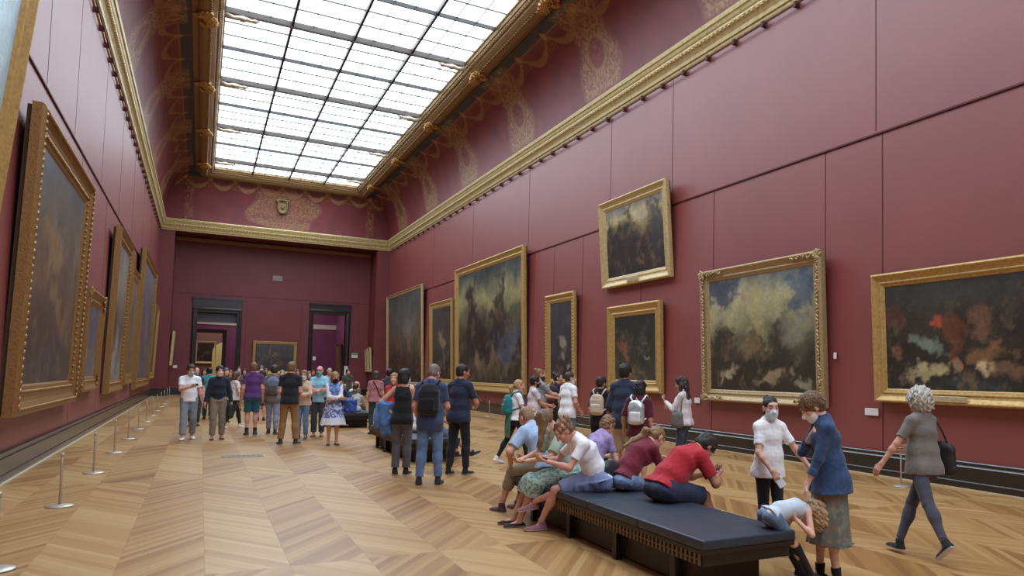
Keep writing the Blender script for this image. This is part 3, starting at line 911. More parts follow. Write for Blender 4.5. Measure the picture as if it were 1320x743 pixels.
# cornice round the room
M_GOLD = gold('pale_gilding', (208, 192, 142), (150, 128, 82), .42, 9)
M_GOLD2 = gold('old_gilding', (150, 122, 82), (92, 68, 42), .5, 22)
PROF = [(0, 0), (.035, 0), (.05, .03), (.06, .075), (.10, .09), (.12, .17), (.17, .26), (.235, .335), (.24, .37), (.215, .39), (.25, .43), (.275, .50), (.31, .52), (.33, .60), (.31, .64), (.16, .66), (.1, .70)]
r2 = lambda a, b: (a, b, 0)
path = []
for p, o in (((XL, YB), (1, 1)), ((XL, YF), (1, -1)), ((XR, YF), (-1, -1)), ((XR, YB), (-1, 1))):
    path.append(((p[0], p[1], ZC), (o[0], o[1], 0), (0, 0, 1)))
mb = MB().sweep(path, PROF, closed=True, flip=True)
co = struct(mb.build('trim_90', M_GOLD))
# a running leaf ornament carved on the cornice's cove
mb = MB()
for x, sg in ((XR, -1), (XL, 1)):
    y = 9.0
    while y < 47.8:
        mb.blob((x+sg*.215, y, ZC+.30), (.035, .05, .03), 6, 4); y += .16
x = XL+.4
while x < XR-.4: mb.blob((x, YF-.215, ZC+.30), (.05, .035, .03), 6, 4); x += .16
struct(mb.build('trim_91', M_GOLD))
# moulding under the soffit of the niche
mb = MB(); mb.box(-1.64, 9.78, YN-.12, YN, 9.30, 9.42); mb.box(-1.64, 9.78, YN-.2, YN, 9.42, 9.5)
trim(mb, M_GOLD2)
# hanging rods on brackets under the cornice
for nm, x, sg in (('right', XR, -1), ('left', XL, 1)):
    rod = empty('picture_rail', (x, 0, 0)); tag(rod, 'dark picture hanging rod under the gilded cornice of the %s wall' % nm, 'picture rail')
    MB().tube([(sg*.10, YB+.1, 9.46), (sg*.10, YF-.3, 9.46)], .016, 6).build('rod', M_SEAM, rod)
    y = 8.98
    while y < 47.5:
        MB().box(min(0, sg*.12), max(0, sg*.12), y-.035, y+.035, 9.41, 9.53).build('bracket', M_SEAM, rod); y += 1.0

# ---------------------------------------------------------------- cove with painted gilt ornament
def filigree(u, v, seed=0):
    """interlaced scrollwork as a 0..1 field; u, v in metres"""
    a = np.sin(u*13+2.2*np.sin(v*9))*np.sin(v*15+1.8*np.cos(u*11))
    r1 = np.hypot((u*1.9) % 1-.5, (v*1.9) % 1-.5); a2 = np.cos(r1*26)
    rg = np.random.RandomState(seed)
    nz = sum(np.sin(u*w[0]+v*w[1]+w[2]) for w in rg.normal(size=(6, 3))*[26, 26, 3])/4
    return .5+.28*a+.22*a2+.25*nz

def cove(name, org, du, dw, length, run, rise, per, off, emblem=None):
    """concave ceiling cove; du runs along the room, dw points inward"""
    hs = .035; nu = int(length/hs)+1; nv = 78
    u = np.linspace(0, length, nu); th = np.linspace(0, PI/2, nv)
    px = run*(1-np.cos(th)); pz = rise*np.sin(th)
    arc = np.concatenate([[0], np.cumsum(np.hypot(np.diff(px), np.diff(pz)))]); AL = arc[-1]
    U, A = np.meshgrid(u, arc, indexing='ij'); Vn = A/AL
    m = np.zeros_like(U); relief = np.zeros_like(U); band = np.zeros_like(U)
    uc = (U-off) % per; uc = np.minimum(uc, per-uc)         # distance from a pendant's axis
    us = ((U-off+per/2) % per)-per/2
    fil = filigree(np.abs(us)+.3, A, 4)
    if emblem is None:
        # tapering pendant below each truss: leafy top, oval medallion, fan base
        wdt = np.where(Vn > .66, 1.0+.9*(Vn-.66), 1.35+.16*np.sin(Vn*9)-.9*np.abs(Vn-.36))
        body = np.clip((wdt-uc)/.4, 0, 1)
        ov = np.hypot(us/.5, (A-AL*.42)/.5)
        med = (ov < 1)
        ring = np.clip(1-np.abs(ov-1)/.18, 0, 1)
        p = body*(.25+.95*np.clip((fil-.35)*2.2, 0, 1)); p = np.where(med, p*.25+.12*np.clip((fil-.6)*3, 0, 1), p)
        m = np.clip(np.maximum(p, ring*.9), 0, 1)*np.clip((AL*.97-A)/.05, 0, 1)*np.clip((A-.12)/.12, 0, 1)
        relief = m*.03*np.clip((Vn-.55)*3, 0, 1)+m*.006
    else:
        ec, ew = emblem
        d = np.hypot((U-ec)/ew, (A-AL*.38)/(AL*.50)); lob = 1+.12*np.sin(6*np.arctan2(A-AL*.38, U-ec))
        f2 = filigree(np.abs(U-ec), A, 9)
        m = np.clip((lob-d)/.12, 0, 1)*(.3+.9*np.clip((f2-.35)*2.2, 0, 1)); m = np.clip(m, 0, 1)*.7; relief = m*.012
        corner = np.clip((.28-np.minimum(np.abs(U-1.3), np.abs(U-length+1.3)))/.1, 0, 1)*np.clip((fil-.4)*2, 0, 1)*(Vn < .85)
        m = np.maximum(m, corner*.7)
    # swags hung along the top edge, knots between them, over a slate band
    sp = per/3 if emblem is None else 1.3
    ph = ((U-off) % sp)/sp
    sag = AL*(.875-.17*4*ph*(1-ph))
    sw = np.clip((.05+.11*4*ph*(1-ph)-np.abs(A-sag))/.05, 0, 1)*.8
    knot = np.clip((.17-np.hypot((np.minimum(ph, 1-ph))*sp, A-AL*.875))/.05, 0, 1)
    tas = np.clip((.05-np.abs(np.abs(np.minimum(ph, 1-ph)*sp-.16)-.09))/.03, 0, 1)*(np.sin(A*40)*.5+.5)*np.clip((A-AL*.68)/.03, 0, 1)*np.clip((AL*.87-A)/.03, 0, 1)
    g2 = np.maximum(np.maximum(sw*.85, knot), tas*.6); m = np.maximum(m, g2); relief = np.maximum(relief, g2*.035)
    band = np.clip((A-AL*.885)/.015, 0, 1)*(1-np.clip((.09-np.minimum(ph, 1-ph)*sp)/.02, 0, 1))
    lip = np.clip((A-AL*.87)/.01, 0, 1)*np.clip((AL*.885-A)/.01, 0, 1); m = np.maximum(m, lip*.6)
    O = np.asarray(org, float); du = np.asarray(du, float); dw = np.asarray(dw, float)
    nx = (np.sin(th)*0+np.cos(th))[None, :]; nz_ = -np.sin(th)[None, :]
    P = O+U[..., None]*du+(px[None, :]+relief*nx)[..., None]*dw+(pz[None, :]+relief*nz_)[..., None]*V3(0, 0, 1)
    idx = np.arange(nu*nv).reshape(nu, nv)
    q = np.stack([idx[:-1, :-1], idx[1:, :-1], idx[1:, 1:], idx[:-1, 1:]], -1).reshape(-1, 4)
    me = mesh_from(P.reshape(-1, 3), q, name, cove_mat())
    at = me.attributes.new('gilt', 'FLOAT_VECTOR', 'POINT')
    at.data.foreach_set('vector', np.stack([m, band, fil], -1).astype(np.float32).ravel())
    return struct(link(me, name))

def cove_mat():
    if 'cove' in _M: return _M['cove']
    m, t, b = base_mat('painted_cove', .5)
    a = t.new('ShaderNodeAttribute', attribute_name='gilt'); g = t.xyz(a.outputs['Vector'])
    o = t.obj(); n = t.noise(o, 1.2, 4); n2 = t.noise(o, 30, 4, .6)
    red = t.ramp(n, [(.3, lin((104, 44, 48))), (.7, lin((124, 54, 56)))])
    gl = t.ramp(n2, [(.3, lin((120, 92, 58))), (.6, lin((180, 146, 102)))])
    c = t.mix(g[1], red, lin((52, 54, 64))); c = t.mix(t.math('MULTIPLY', g[0], .85), c, gl)
    t.put(b.inputs['Base Color'], c); t.put(b.inputs['Metallic'], t.math('MULTIPLY', g[0], .25))
    _M['cove'] = m; return m

ZT = ZC+.68; RISE = 12.86-ZT
PER, OFF = 6.3, 25.55
cove('ceiling_cove_right', (XR-.12, YB, ZT), (0, 1, 0), (-1, 0, 0), YF-YB, XR-.12-9.0, RISE, PER, (OFF-YB) % PER)
cove('ceiling_cove_left', (XL+.12, YB, ZT), (0, 1, 0), (1, 0, 0), YF-YB, -.75-(XL+.12), RISE, PER, (OFF-YB) % PER)
cove('ceiling_cove_far', (XL+.12, YF-.12, ZT), (1, 0, 0), (0, -1, 0), XR-XL-.24, .75, RISE, PER, 1.0, emblem=(6.35, 2.1))
# upper shell of the roof that closes the room above the coves
mb = MB(); mb.box(XL-.3, SX0-.02, YB, YF+.2, 13.3, 13.5).box(SX1+.02, XR+.3, YB, YF+.2, 13.3, 13.5).box(SX0-.1, SX1+.1, SY1+.02, YF+.2, 13.3, 13.5).box(SX0-.1, SX1+.1, YB, SY0-.02, 13.3, 13.5)
mb.box(XL-.3, XL-.1, YB, YF+.2, 10.1, 13.4).box(XR+.1, XR+.3, YB, YF+.2, 10.1, 13.4).box(XL-.3, XR+.3, YF+.05, YF+.3, 10.1, 13.4)
struct(mb.build('ceiling', wall_mat('roof_shell', (120, 60, 60), .7)))

# shield on the far cove
s = Sdf(); B = [V3(1, 0, 0), V3(0, 0, 1), V3(0, -1, 0)]
c = V3(3.95, YF-.40, 11.55)
s.rbox(c+V3(0, 0, .1), (.30, .22, .05), B, .03, .02); s.ell(c-V3(0, 0, .12), (.30, .30, .06), B, k=.03)
s.rbox(c+V3(0, -.05, .1), (.23, .17, .04), B, .02, .005, kind='s'); s.ell(c+V3(0, -.04, -.12), (.23, .23, .05), B, k=.005, kind='s')
s.ell(c+V3(0, -.02, -.02), (.08, .13, .05), B, k=.02)
for a in range(7):
    s.ell(c+V3((a-3)*.11, -.02, .40+.05*math.cos((a-3)*.6)), (.07, .09, .05), B, k=.03)
v, q = s.mesh(.02)
o = link(mesh_from(v, q, 'shield', gold('dull_gilding', (122, 98, 66), (58, 42, 30), .5, 14)), 'shield_crest')
tag(o, 'small gilded shield crest on the red cove above the far wall', 'crest')

# ---------------------------------------------------------------- skylight
M_GLASS = emit('lit_frosted_glass', (.77, .89, 1.0), 5.1)
struct(MB().add([(SX0, SY0, ZS+.10), (SX1, SY0, ZS+.10), (SX1, SY1, ZS+.10), (SX0, SY1, ZS+.10)], [(0, 3, 2, 1)]).build('window_1', M_GLASS))
M_BAR = plain('skylight_iron', (58, 54, 52), .5)
mb = MB(); ms = MB(); mt = MB()
for i in (1, 2, 3): mb.box(SX0+i*1.98-.04, SX0+i*1.98+.04, SY0, SY1, ZS-.07, ZS+.09)
for i in range(4):
    for j in (1, 2): x = SX0+i*1.98+j*.66; ms.box(x-.008, x+.008, SY0, SY1, ZS+.04, ZS+.09)
TY = [OFF+PER*i for i in range(-7, 4)]
ys = []
for ty in TY:
    for j in range(6):
        y = ty+j*PER/6
        if y > SY1-.2 or y < SY0: continue
        if j == 0:
            mt.box(SX0, SX1, y-.05, y+.05, ZS-.09, ZS+.09); mt.tube([(SX0, y, ZS-.10), (SX1, y, ZS-.10)], .045, 8)
        elif j == 3: mb.box(SX0, SX1, y-.03, y+.03, ZS-.04, ZS+.09)
        else: ms.box(SX0, SX1, y-.010, y+.010, ZS+.04, ZS+.09)
struct(mb.build('trim_92', M_BAR)); struct(ms.build('trim_93', M_BAR)); struct(mt.build('trim_94', plain('truss_paint', (78, 68, 62), .5)))
# gilded frame of the skylight: swept moulding
FP = [(-.02, .14), (-.02, .02), (.03, -.02), (.06, -.10), (.10, -.12), (.13, -.20), (.2, -.22), (.22, -.27), (.32, -.36), (.47, -.43), (.6, -.42), (.70, -.36), (.76, -.27), (.80, -.25), (.86, -.22), (.95, -.20)]
path = []
for p, o in (((SX0, SY0), (-1, -1)), ((SX0, SY1), (-1, 1)), ((SX1, SY1), (1, 1)), ((SX1, SY0), (1, -1))):
    path.append(((p[0], p[1], ZS), (o[0], o[1]*.9, 0), (0, 0, 1)))
struct(MB().sweep(path, FP, closed=True).build('trim_95', M_GOLD2))
mb = MB()                                  # egg and bead rows on the frame
for x, sg in ((SX0, -1), (SX1, 1)):
    y = 8.0
    while y < SY1:
        mb.blob((x+sg*.115, y, ZS-.16), (.03, .045, .03), 6, 4)
        mb.blob((x+sg*.40, y, ZS-.415), (.07, .06, .03), 6, 4); y += .17
struct(mb.build('trim_96', M_GOLD2))

# gilded clusters where the trusses meet the frame
def cluster_mesh():
    s = Sdf(); rg = np.random.RandomState(3)
    for i in range(9):
        a = -1.2+i*.3; p = V3(.10*math.sin(a*2), .42*a/1.2, -.02-.10*math.cos(a))
        s.ell(p, (.17, .07, .09), rotm((0, 0, 1), 30*math.sin(i*2)), k=.03)
    for sd in (1, -1):
        for t in np.linspace(0, 5.2, 12):
            r = .20-.028*t; s.ell((.05+r*math.cos(t), sd*(.34+r*math.sin(t)), -.10), (.045, .045, .05), k=.02)
    s.ell((-.05, 0, -.12), (.16, .18, .12), k=.03); s.ell((.25, 0, -.02), (.25, .10, .08), k=.03)
    s.noise(.03, 34, 2); s.noise(.012, 80, 4)
    v, q = s.mesh(.022); return mesh_from(v, q, 'ornament', gold('rich_gilding', (186, 146, 84), (70, 46, 22), .35, 14))
CM = cluster_mesh()
def bracket_mesh():
    mb = MB()
    mb.tube([(0, 0, -.02), (-.25, 0, -.06), (-.5, 0, -.02), (-.8, 0, -.05), (-1.0, 0, 0)], [.10, .075, .09, .06, .03], 8)
    mb.blob((-.5, 0, -.05), (.14, .12, .09), 8, 6); mb.blob((-.85, 0, -.04), (.10, .09, .07), 8, 6)
    return mb
first = {}
for ty in TY:
    if ty < 12 or ty > SY1: continue
    for nm, x, sg in (('right', SX1, 1), ('left', SX0, -1)):
        e = empty('gilded_ornament', (x+sg*.42, ty, ZS-.36), (0, 0, 0 if sg > 0 else PI))
        o = link(CM, 'scroll_cluster', e)
        b = bracket_mesh().build('truss_bracket', gold('bracket_gilding', (188, 172, 150), (104, 86, 66), .45, 12), e); b.location = (-.42, 0, .20)
        rank = {44: 'farthest truss', 38: 'second truss from far end', 31: 'third truss from far end', 25: 'fourth truss from far end', 19: 'fifth truss from far end', 12: 'sixth truss from far end'}[int(ty)]
        tag(e, 'gilded scroll ornament on the %s skylight edge, %s' % (nm, rank), 'ornament', 'gilded truss end ornaments')

# ---------------------------------------------------------------- doorways and the rooms beyond
def doorway(n, d, top):
    x0, x1, zt = d; mb = MB(); w = .27; y = YN
    prof = [(w, 0), (w, .10), (w-.05, .13), (w-.09, .13), (w-.10, .09), (.06, .08), (.05, .11), (0, .11), (0, -.38)]
    path = [((x0, y, 0), (-1, 0, 0), (0, -1, 0)), ((x0, y, zt), (-1, 0, 1), (0, -1, 0)), ((x1, y, zt), (1, 0, 1), (0, -1, 0)), ((x1, y, 0), (1, 0, 0), (0, -1, 0))]
    mb.sweep(path, prof)
    mb.box(x0-.27, x1+.27, y-.10, y, zt+.25, top-.12); mb.box(x0-.32, x1+.32, y-.18, y, top-.12, top)
    return struct(mb.build('door_%d' % n, M_BLACK))
doorway(1, D1, 5.95); doorway(2, D2, 6.0)
struct(MB().box(D1[0], D1[1], YN+.25, YN+.3, 4.45, 5.04).build('door_1_transom', plain('dark_transom', (70, 72, 82), .25)))
M_PURP = wall_mat('purple_wall', (120, 62, 96), .6)
M_BROWN = wall_mat('brown_wall', (128, 92, 78), .7)
ya, yb = YN+.4, YN+8.4
mb = MB(); mb.box(XL, 1.86, ya, ya+.02, 0, 8) if False else None
far2 = MB(); D3 = (-.35, 1.28, 4.15)
far2.box(XL, D3[0], yb, yb+.3, 0, 8).box(D3[1], XR, yb, yb+.3, 0, 8).box(D3[0], D3[1], yb, yb+.3, D3[2], 8)
struct(far2.build('wall_next_room', M_PURP))
struct(MB().box(9.0, 9.3, ya, YN+3.2, 0, 8).box(9.0, 9.3, YN+4.4, yb, 0, 8).box(9.0, 9.3, YN+3.2, YN+4.4, 4.1, 8).build('wall_next_room_right', M_PURP))
struct(MB().box(XL-.3, XL, ya, YN+15.5, 0, 8).build('wall_next_room_left', M_PURP))
struct(MB().box(XL, XR, ya, YN+15.5, 8, 8.3).build('ceiling_next_room', plain('pale_ceiling', (190, 176, 170), .8)))
struct(MB().box(XL, XR, YN+15.2, YN+15.5, 0, 8).build('wall_third_room', M_BROWN))
struct(MB().box(9.3, 9.6, YN+3, YN+4.8, 0, 4.4).build('wall_passage_shade', plain('passage_shade', (24, 20, 22), .7)))  # near-black slab stands in for the shade inside the side opening
struct(MB().box(XL, XR, yb-.06, yb, 4.75, 5.1).build('trim_97', plain('pale_cornice', (206, 190, 186), .7)))
mb = MB()
prof = [(.25, 0), (.25, .12), (.02, .12), (0, .05), (0, -.3)]
mb.sweep([((D3[0], yb, 0), (-1, 0, 0), (0, -1, 0)), ((D3[0], yb, D3[2]), (-1, 0, 1), (0, -1, 0)), ((D3[1], yb, D3[2]), (1, 0, 1), (0, -1, 0)), ((D3[1], yb, 0), (1, 0, 0), (0, -1, 0))], prof)
struct(mb.build('door_3', M_BLACK))
# a tall yellow niche with an arched top in the third room
mb = MB(); yy = YN+15.18; n = 14; cx_, w_ = 1.75, 1.0
pts = [(cx_-w_, 0)]+[(cx_-w_*math.cos(PI*i/n), 2.9+.85*math.sin(PI*i/n)) for i in range(n+1)]+[(cx_+w_, 0)]
V = [(x, yy-.10, z) for x, z in pts]+[(x, yy, z) for x, z in pts]; k_ = len(pts)
mb.add(V, [tuple(range(k_))]+[(i, i+k_, (i+1) % k_+k_, (i+1) % k_) for i in range(k_)])
o = mb.build('alcove', plain('yellow_plaster', (222, 206, 132), .7)); struct(o); o.name = 'wall_arched_panel'
for nm, x0, x1, y0, y1 in (('laylight of the next room', 1, 7, YN+1.5, YN+7), ('laylight of the third room', -1.5, 6, YN+9.5, YN+14)):
    struct(MB().add([(x0, y0, 7.95), (x1, y0, 7.95), (x1, y1, 7.95), (x0, y1, 7.95)], [(0, 3, 2, 1)]).build('glow_panel_next_room' if 'next' in nm else 'glow_panel_third_room', emit('added_room_glow', (1, .97, .95), 2.6)))  # unseen glowing panels added overhead to light the rooms beyond the doors
# ---------------------------------------------------------------- paintings
def fbm(u, v, seed, base=2.0, octs=5, rough=.55):
    """smooth value noise on arrays"""
    rg = np.random.RandomState(seed); out = 0; amp = 1; tot = 0; f = base
    for o in range(octs):
        n = int(f*6)+4; g = rg.rand(n+2, n+2)
        x = np.clip(u*f+1, 0, n-.01); y = np.clip(v*f+1, 0, n-.01)
        i = x.astype(int); j = y.astype(int); a = x-i; b = y-j
        a = a*a*(3-2*a); b = b*b*(3-2*b)
        out = out+amp*((g[i, j]*(1-a)+g[i+1, j]*a)*(1-b)+(g[i, j+1]*(1-a)+g[i+1, j+1]*a)*b)
        tot += amp; amp *= rough; f *= 2
    return out/tot

def art(me, W, H, grad, blobs, seed, rough=.16, detail=1.0, gain=1.0):
    """an invented murky old-master landscape: bands of tone, smudges and brushwork"""
    n = len(me.vertices); co = np.zeros(n*3, np.float32); me.vertices.foreach_get('co', co); co = co.reshape(-1, 3)
    u = co[:, 0]/W+.5; v = co[:, 2]/H
    u = (u-u.min())/(u.max()-u.min()); v = (v-v.min())/(v.max()-v.min()); asp = W/H
    wx = fbm(u*asp, v, seed, 3, 4)-.5; wy = fbm(u*asp, v, seed+1, 3, 4)-.5
    wx2 = fbm(u*asp, v, seed+11, 14, 3)-.5; wy2 = fbm(u*asp, v, seed+12, 14, 3)-.5
    vv = np.clip(v+wy*.28+wy2*.1, 0, 1); st = sorted(grad)
    C = np.stack([np.interp(vv, [s[0] for s in st], [lin(s[1])[i] for s in st]) for i in range(3)], -1)
    for (bu, bv, ru, rv, rgb, al, *rest) in blobs:
        an = math.radians(rest[0]) if rest else 0
        du = (u+wx*.22*detail+wx2*.07-bu)*asp; dv = v+wy*.22*detail+wy2*.07-bv
        a = du*math.cos(an)+dv*math.sin(an); b = -du*math.sin(an)+dv*math.cos(an)
        d = np.hypot(a/(ru*asp), b/rv)
        m = np.clip((1.10-d+(fbm(u*asp, v, seed+7, 10, 4, .65)-.5)*1.9)/.55, 0, 1)*al
        C = C*(1-m[:, None])+np.array(lin(rgb))*m[:, None]
    t = fbm(u*asp, v, seed+3, 7, 5, .65); C = C*((.62+.76*t)*gain)[:, None]
    hi = np.clip((fbm(u*asp, v, seed+5, 9, 5, .7)-.56)*6, 0, 1)*rough*2.2*np.clip(1.15-v, .1, 1)
    C = C*(1-hi[:, None])+np.array(lin((150, 124, 92)))*hi[:, None]
    at = me.color_attributes.new('paint', 'FLOAT_COLOR', 'POINT')
    at.data.foreach_set('color', np.concatenate([C, np.ones((n, 1))], 1).astype(np.float32).ravel())

def canvas_mat():
    if 'canvas' in _M: return _M['canvas']
    m, t, b = base_mat('oil_paint', .38, 0, .5)
    a = t.new('ShaderNodeAttribute', attribute_name='paint'); o = t.obj()
    n = t.noise(o, 9, 5, .65, 1.2)
    c = t.mix(1.0, a.outputs['Color'], t.ramp(n, [(.25, (.72, .72, .72)), (.75, (1.2, 1.18, 1.14))]), 'MULTIPLY')
    t.put(b.inputs['Base Color'], c); t.put(b.inputs['Normal'], t.bump(t.noise(o, 40, 4), .12, .01))
    _M['canvas'] = m; return m

WALLS = {'R': (-PI/2,), 'L': (PI/2,), 'E': (0,)}
GOLDS = {'warm': dict(rgb=(190, 156, 96), dark=(120, 90, 50)), 'pale': dict(rgb=(200, 178, 128), dark=(130, 102, 62)),
         'brown': dict(rgb=(150, 112, 66), dark=(82, 56, 32)), 'carved': dict(rgb=(176, 152, 112), dark=(104, 84, 56)), 'dull': dict(rgb=(128, 100, 70), dark=(72, 54, 38))}

def painting(label, wall, a0, a1, z0, z1, lean, grad, blobs, seed, fw=.22, tone='warm', th=.12, orn=None, wallpos=None, plaque=False, cell=.045, group=None, rough=.16, detail=1.0):
    """a0..a1 along the wall, z0..z1 heights of the outer frame; lean = how far the top hangs out"""
    W, H = abs(a1-a0), z1-z0; mid = (a0+a1)/2
    base = wallpos if wallpos is not None else {'R': XR, 'L': XL, 'E': YN}[wall]
    off = .035
    loc = {'R': (base-off, mid, z0), 'L': (base+off, mid, z0), 'E': (mid, base-off, z0)}[wall]
    root = empty('painting', loc, (math.asin(min(lean/H, .3)), 0, WALLS[wall][0]))
    tag(root, label, 'painting', group)
    m = gold('frame_'+tone+('_carved' if orn else ''), **GOLDS[tone], rough=.42, scale=18 if not orn else 26)
    s = fw/.22
    prof = [(0, 0), (0, .7*th), (.012*s, .9*th), (.03*s, th), (.045*s, .96*th), (.06*s, .86*th), (.10*s, .62*th), (.135*s, .54*th), (.15*s, .62*th), (.165*s, .60*th), (.175*s, .50*th), (.205*s, .42*th), (.22*s, .30*th), (.22*s, .1*th)]
    mb = MB(); path = []
    for (x, z), (ix, iz) in (((-W/2, 0), (1, 1)), ((W/2, 0), (-1, 1)), ((W/2, H), (-1, -1)), ((-W/2, H), (1, -1))):
        path.append(((x, 0, z), (ix, 0, iz), (0, -1, 0)))
    mb.sweep(path, prof, closed=True, flip=True)
    if orn in ('bead', 'full'):
        st = .13 if W > 3 else .09; d = fw*.76
        for x0, z0_, x1, z1_ in ((-W/2+d, d, W/2-d, d), (-W/2+d, H-d, W/2-d, H-d), (-W/2+d, d, -W/2+d, H-d), (W/2-d, d, W/2-d, H-d)):
            n = max(2, int(math.hypot(x1-x0, z1_-z0_)/st))
            for i in range(n+1): mb.blob((x0+(x1-x0)*i/n, -.60*th, z0_+(z1_-z0_)*i/n), (st*.22,)*3, 6, 4)
    if orn in ('rope', 'full'):
        st = .11; d = fw*.2
        for x0, z0_, x1, z1_ in ((-W/2+d, d, W/2-d, d), (-W/2+d, H-d, W/2-d, H-d), (-W/2+d, d, -W/2+d, H-d), (W/2-d, d, W/2-d, H-d)):
            n = max(2, int(math.hypot(x1-x0, z1_-z0_)/st)); a = math.atan2(z1_-z0_, x1-x0)
            for i in range(n): 
                R = rotm((0, 1, 0), -math.degrees(a)+35); mb.blob((x0+(x1-x0)*(i+.5)/n, -.98*th, z0_+(z1_-z0_)*(i+.5)/n), (.055, .022, .03), 6, 4, R)
    m_o = None
    fr = mb.build('frame', m, root)
    if orn in ('carved', 'carvedsoft'):
        rg = np.random.RandomState(seed); d = fw*.42
        def leaf(mo, x, z, r, a): mo.blob((x, -th*.80-.01, z), (r*1.5, .028, r*.62), 7, 4, rotm((0, 1, 0), a))
        for sx in (1, -1):
            for sz in (0, 1):
                mo = MB(); X = sx*(W/2-d*.75); Z = d*.75 if sz == 0 else H-d*.75
                for i in range(22):
                    a = rg.rand()*360; leaf(mo, X+np.clip(rg.normal()*.05, -.08, .08), Z+np.clip(rg.normal()*.05, -.08, .08), .042, a)
                L = .75 if orn == 'carved' else .35
                for i in range(1, int(L/.05)):
                    leaf(mo, X-sx*(i*.05), Z+(rg.rand()-.5)*d*.7, .034, rg.rand()*180)
                    leaf(mo, X+(rg.rand()-.5)*d*.7, Z+(1 if sz == 0 else -1)*(i*.05), .034, rg.rand()*180)
                mo.build('corner_ornament', m, root)
        if orn == 'carved':
            for sx in (1, -1):
                mo = MB(); z = .5
                while z < H-.5: leaf(mo, sx*(W/2-d), z, .04, 60 if int(z*20) % 2 else -60); z += .075
                mo.build('leaf_border', m, root)
    # canvas as a fine sheet on a stretcher
    cw, ch = W-2*fw+.02, H-2*fw+.02; nx, nz = max(12, int(cw/cell)), max(12, int(ch/cell))
    X, Z = np.meshgrid(np.linspace(-cw/2, cw/2, nx), np.linspace(fw-.01, H-fw+.01, nz), indexing='ij')
    Vt = np.stack([X, np.full_like(X, -.30*th), Z], -1).reshape(-1, 3); I = np.arange(nx*nz).reshape(nx, nz)
    q = np.stack([I[:-1, :-1], I[1:, :-1], I[1:, 1:], I[:-1, 1:]], -1).reshape(-1, 4)
    me = mesh_from(Vt, q, 'canvas', canvas_mat()); art(me, cw, ch, grad, blobs, seed, rough, detail, 1.5 if wall == 'L' else 1.15)  # higher gain on the left wall puts reflected haze into the paint colour
    link(me, 'canvas', root)
    MB().box(-W/2+.04, W/2-.04, -.04*th, .06, .04, H-.04).build('stretcher', plain('back_board', (70, 48, 34), .8), root)
    if plaque: 
        MB().rbox(-.30, .30, -th-.012, -th+.02, fw*.22, fw*.62, .008).build('title_plaque', gold('plaque', (206, 190, 150), (150, 130, 96), .35), root)
    return root

DK = (40, 36, 30); BR = (74, 58, 42)
painting('large dark painting in a thin frame nearest the far right corner', 'R', 38.9, 47.3, .88, 6.45, .2, [(0, (44, 38, 32)), (.3, (72, 62, 52)), (.55, (96, 88, 74)), (.8, (84, 86, 84)), (1, (70, 74, 74))],
  [(.35, .35, .10, .2, (112, 92, 66), .5), (.66, .4, .08, .22, (128, 104, 80), .5), (.6, .62, .18, .14, (128, 132, 130), .4), (.25, .2, .2, .1, (48, 40, 34), .8)], 11, fw=.2, tone='pale', cell=.07)
painting('narrow dark painting between the two big paintings of the right wall', 'R', 33.6, 37.4, 1.0, 5.22, .14, [(0, (38, 36, 32)), (.5, (66, 64, 58)), (1, (60, 62, 62))],
  [(.55, .55, .12, .18, (150, 132, 108), .55, 70), (.4, .22, .22, .10, (84, 78, 68), .6), (.62, .25, .06, .18, (120, 110, 96), .4, 20)], 12, fw=.34, tone='warm', cell=.05)
painting('biggest painting of the right wall, dark rocks under pale yellow sky', 'R', 24.75, 33.0, .9, 6.47, .18, [(0, (52, 48, 42)), (.4, (50, 48, 44)), (.6, (96, 92, 68)), (.74, (142, 138, 100)), (.9, (76, 82, 78)), (1, (48, 54, 54))],
  [(.24, .62, .10, .26, (44, 42, 40), .95), (.36, .42, .22, .2, (48, 44, 40), .9), (.70, .5, .16, .25, (46, 44, 44), .85), (.70, .75, .04, .12, (42, 40, 40), .85), (.80, .3, .16, .2, (84, 96, 112), .6), (.5, .12, .4, .09, (92, 82, 66), .6), (.35, .2, .03, .10, (150, 128, 96), .45, 20), (.55, .2, .03, .12, (140, 118, 92), .4, -25), (.9, .62, .12, .05, (72, 84, 62), .7)], 13, fw=.36, tone='warm', th=.16, cell=.05)
painting('slim tall dark painting with one pale slanting streak, in a gilt frame', 'R', 20.7, 22.9, 1.21, 4.38, .1, [(0, (40, 38, 40)), (.5, (56, 56, 62)), (1, (64, 64, 68))],
  [(.60, .52, .10, .10, (176, 164, 146), .5, 62), (.56, .36, .08, .06, (160, 148, 130), .4, 50), (.82, .2, .08, .06, (170, 160, 146), .6, 70), (.4, .12, .3, .08, (76, 64, 56), .6)], 14, fw=.30, tone='warm', orn='rope', cell=.03)
painting('cloudy mountain painting hung highest on the right wall across the rail', 'R', 15.35, 18.95, 4.24, 6.8, .2, [(0, (48, 44, 42)), (.5, (52, 46, 44)), (.68, (110, 98, 66)), (.82, (168, 156, 116)), (1, (112, 112, 110))],
  [(.34, .55, .16, .32, (44, 40, 40), .95), (.07, .45, .09, .4, (36, 34, 38), .95), (.42, .85, .02, .10, (52, 48, 44), .9), (.9, .5, .16, .6, (58, 56, 60), .85), (.6, .34, .3, .24, (50, 44, 42), .9), (.62, .80, .16, .08, (172, 158, 130), .7), (.6, .16, .1, .06, (112, 84, 62), .6)], 15, fw=.30, tone='pale', th=.15, plaque=True, cell=.03)
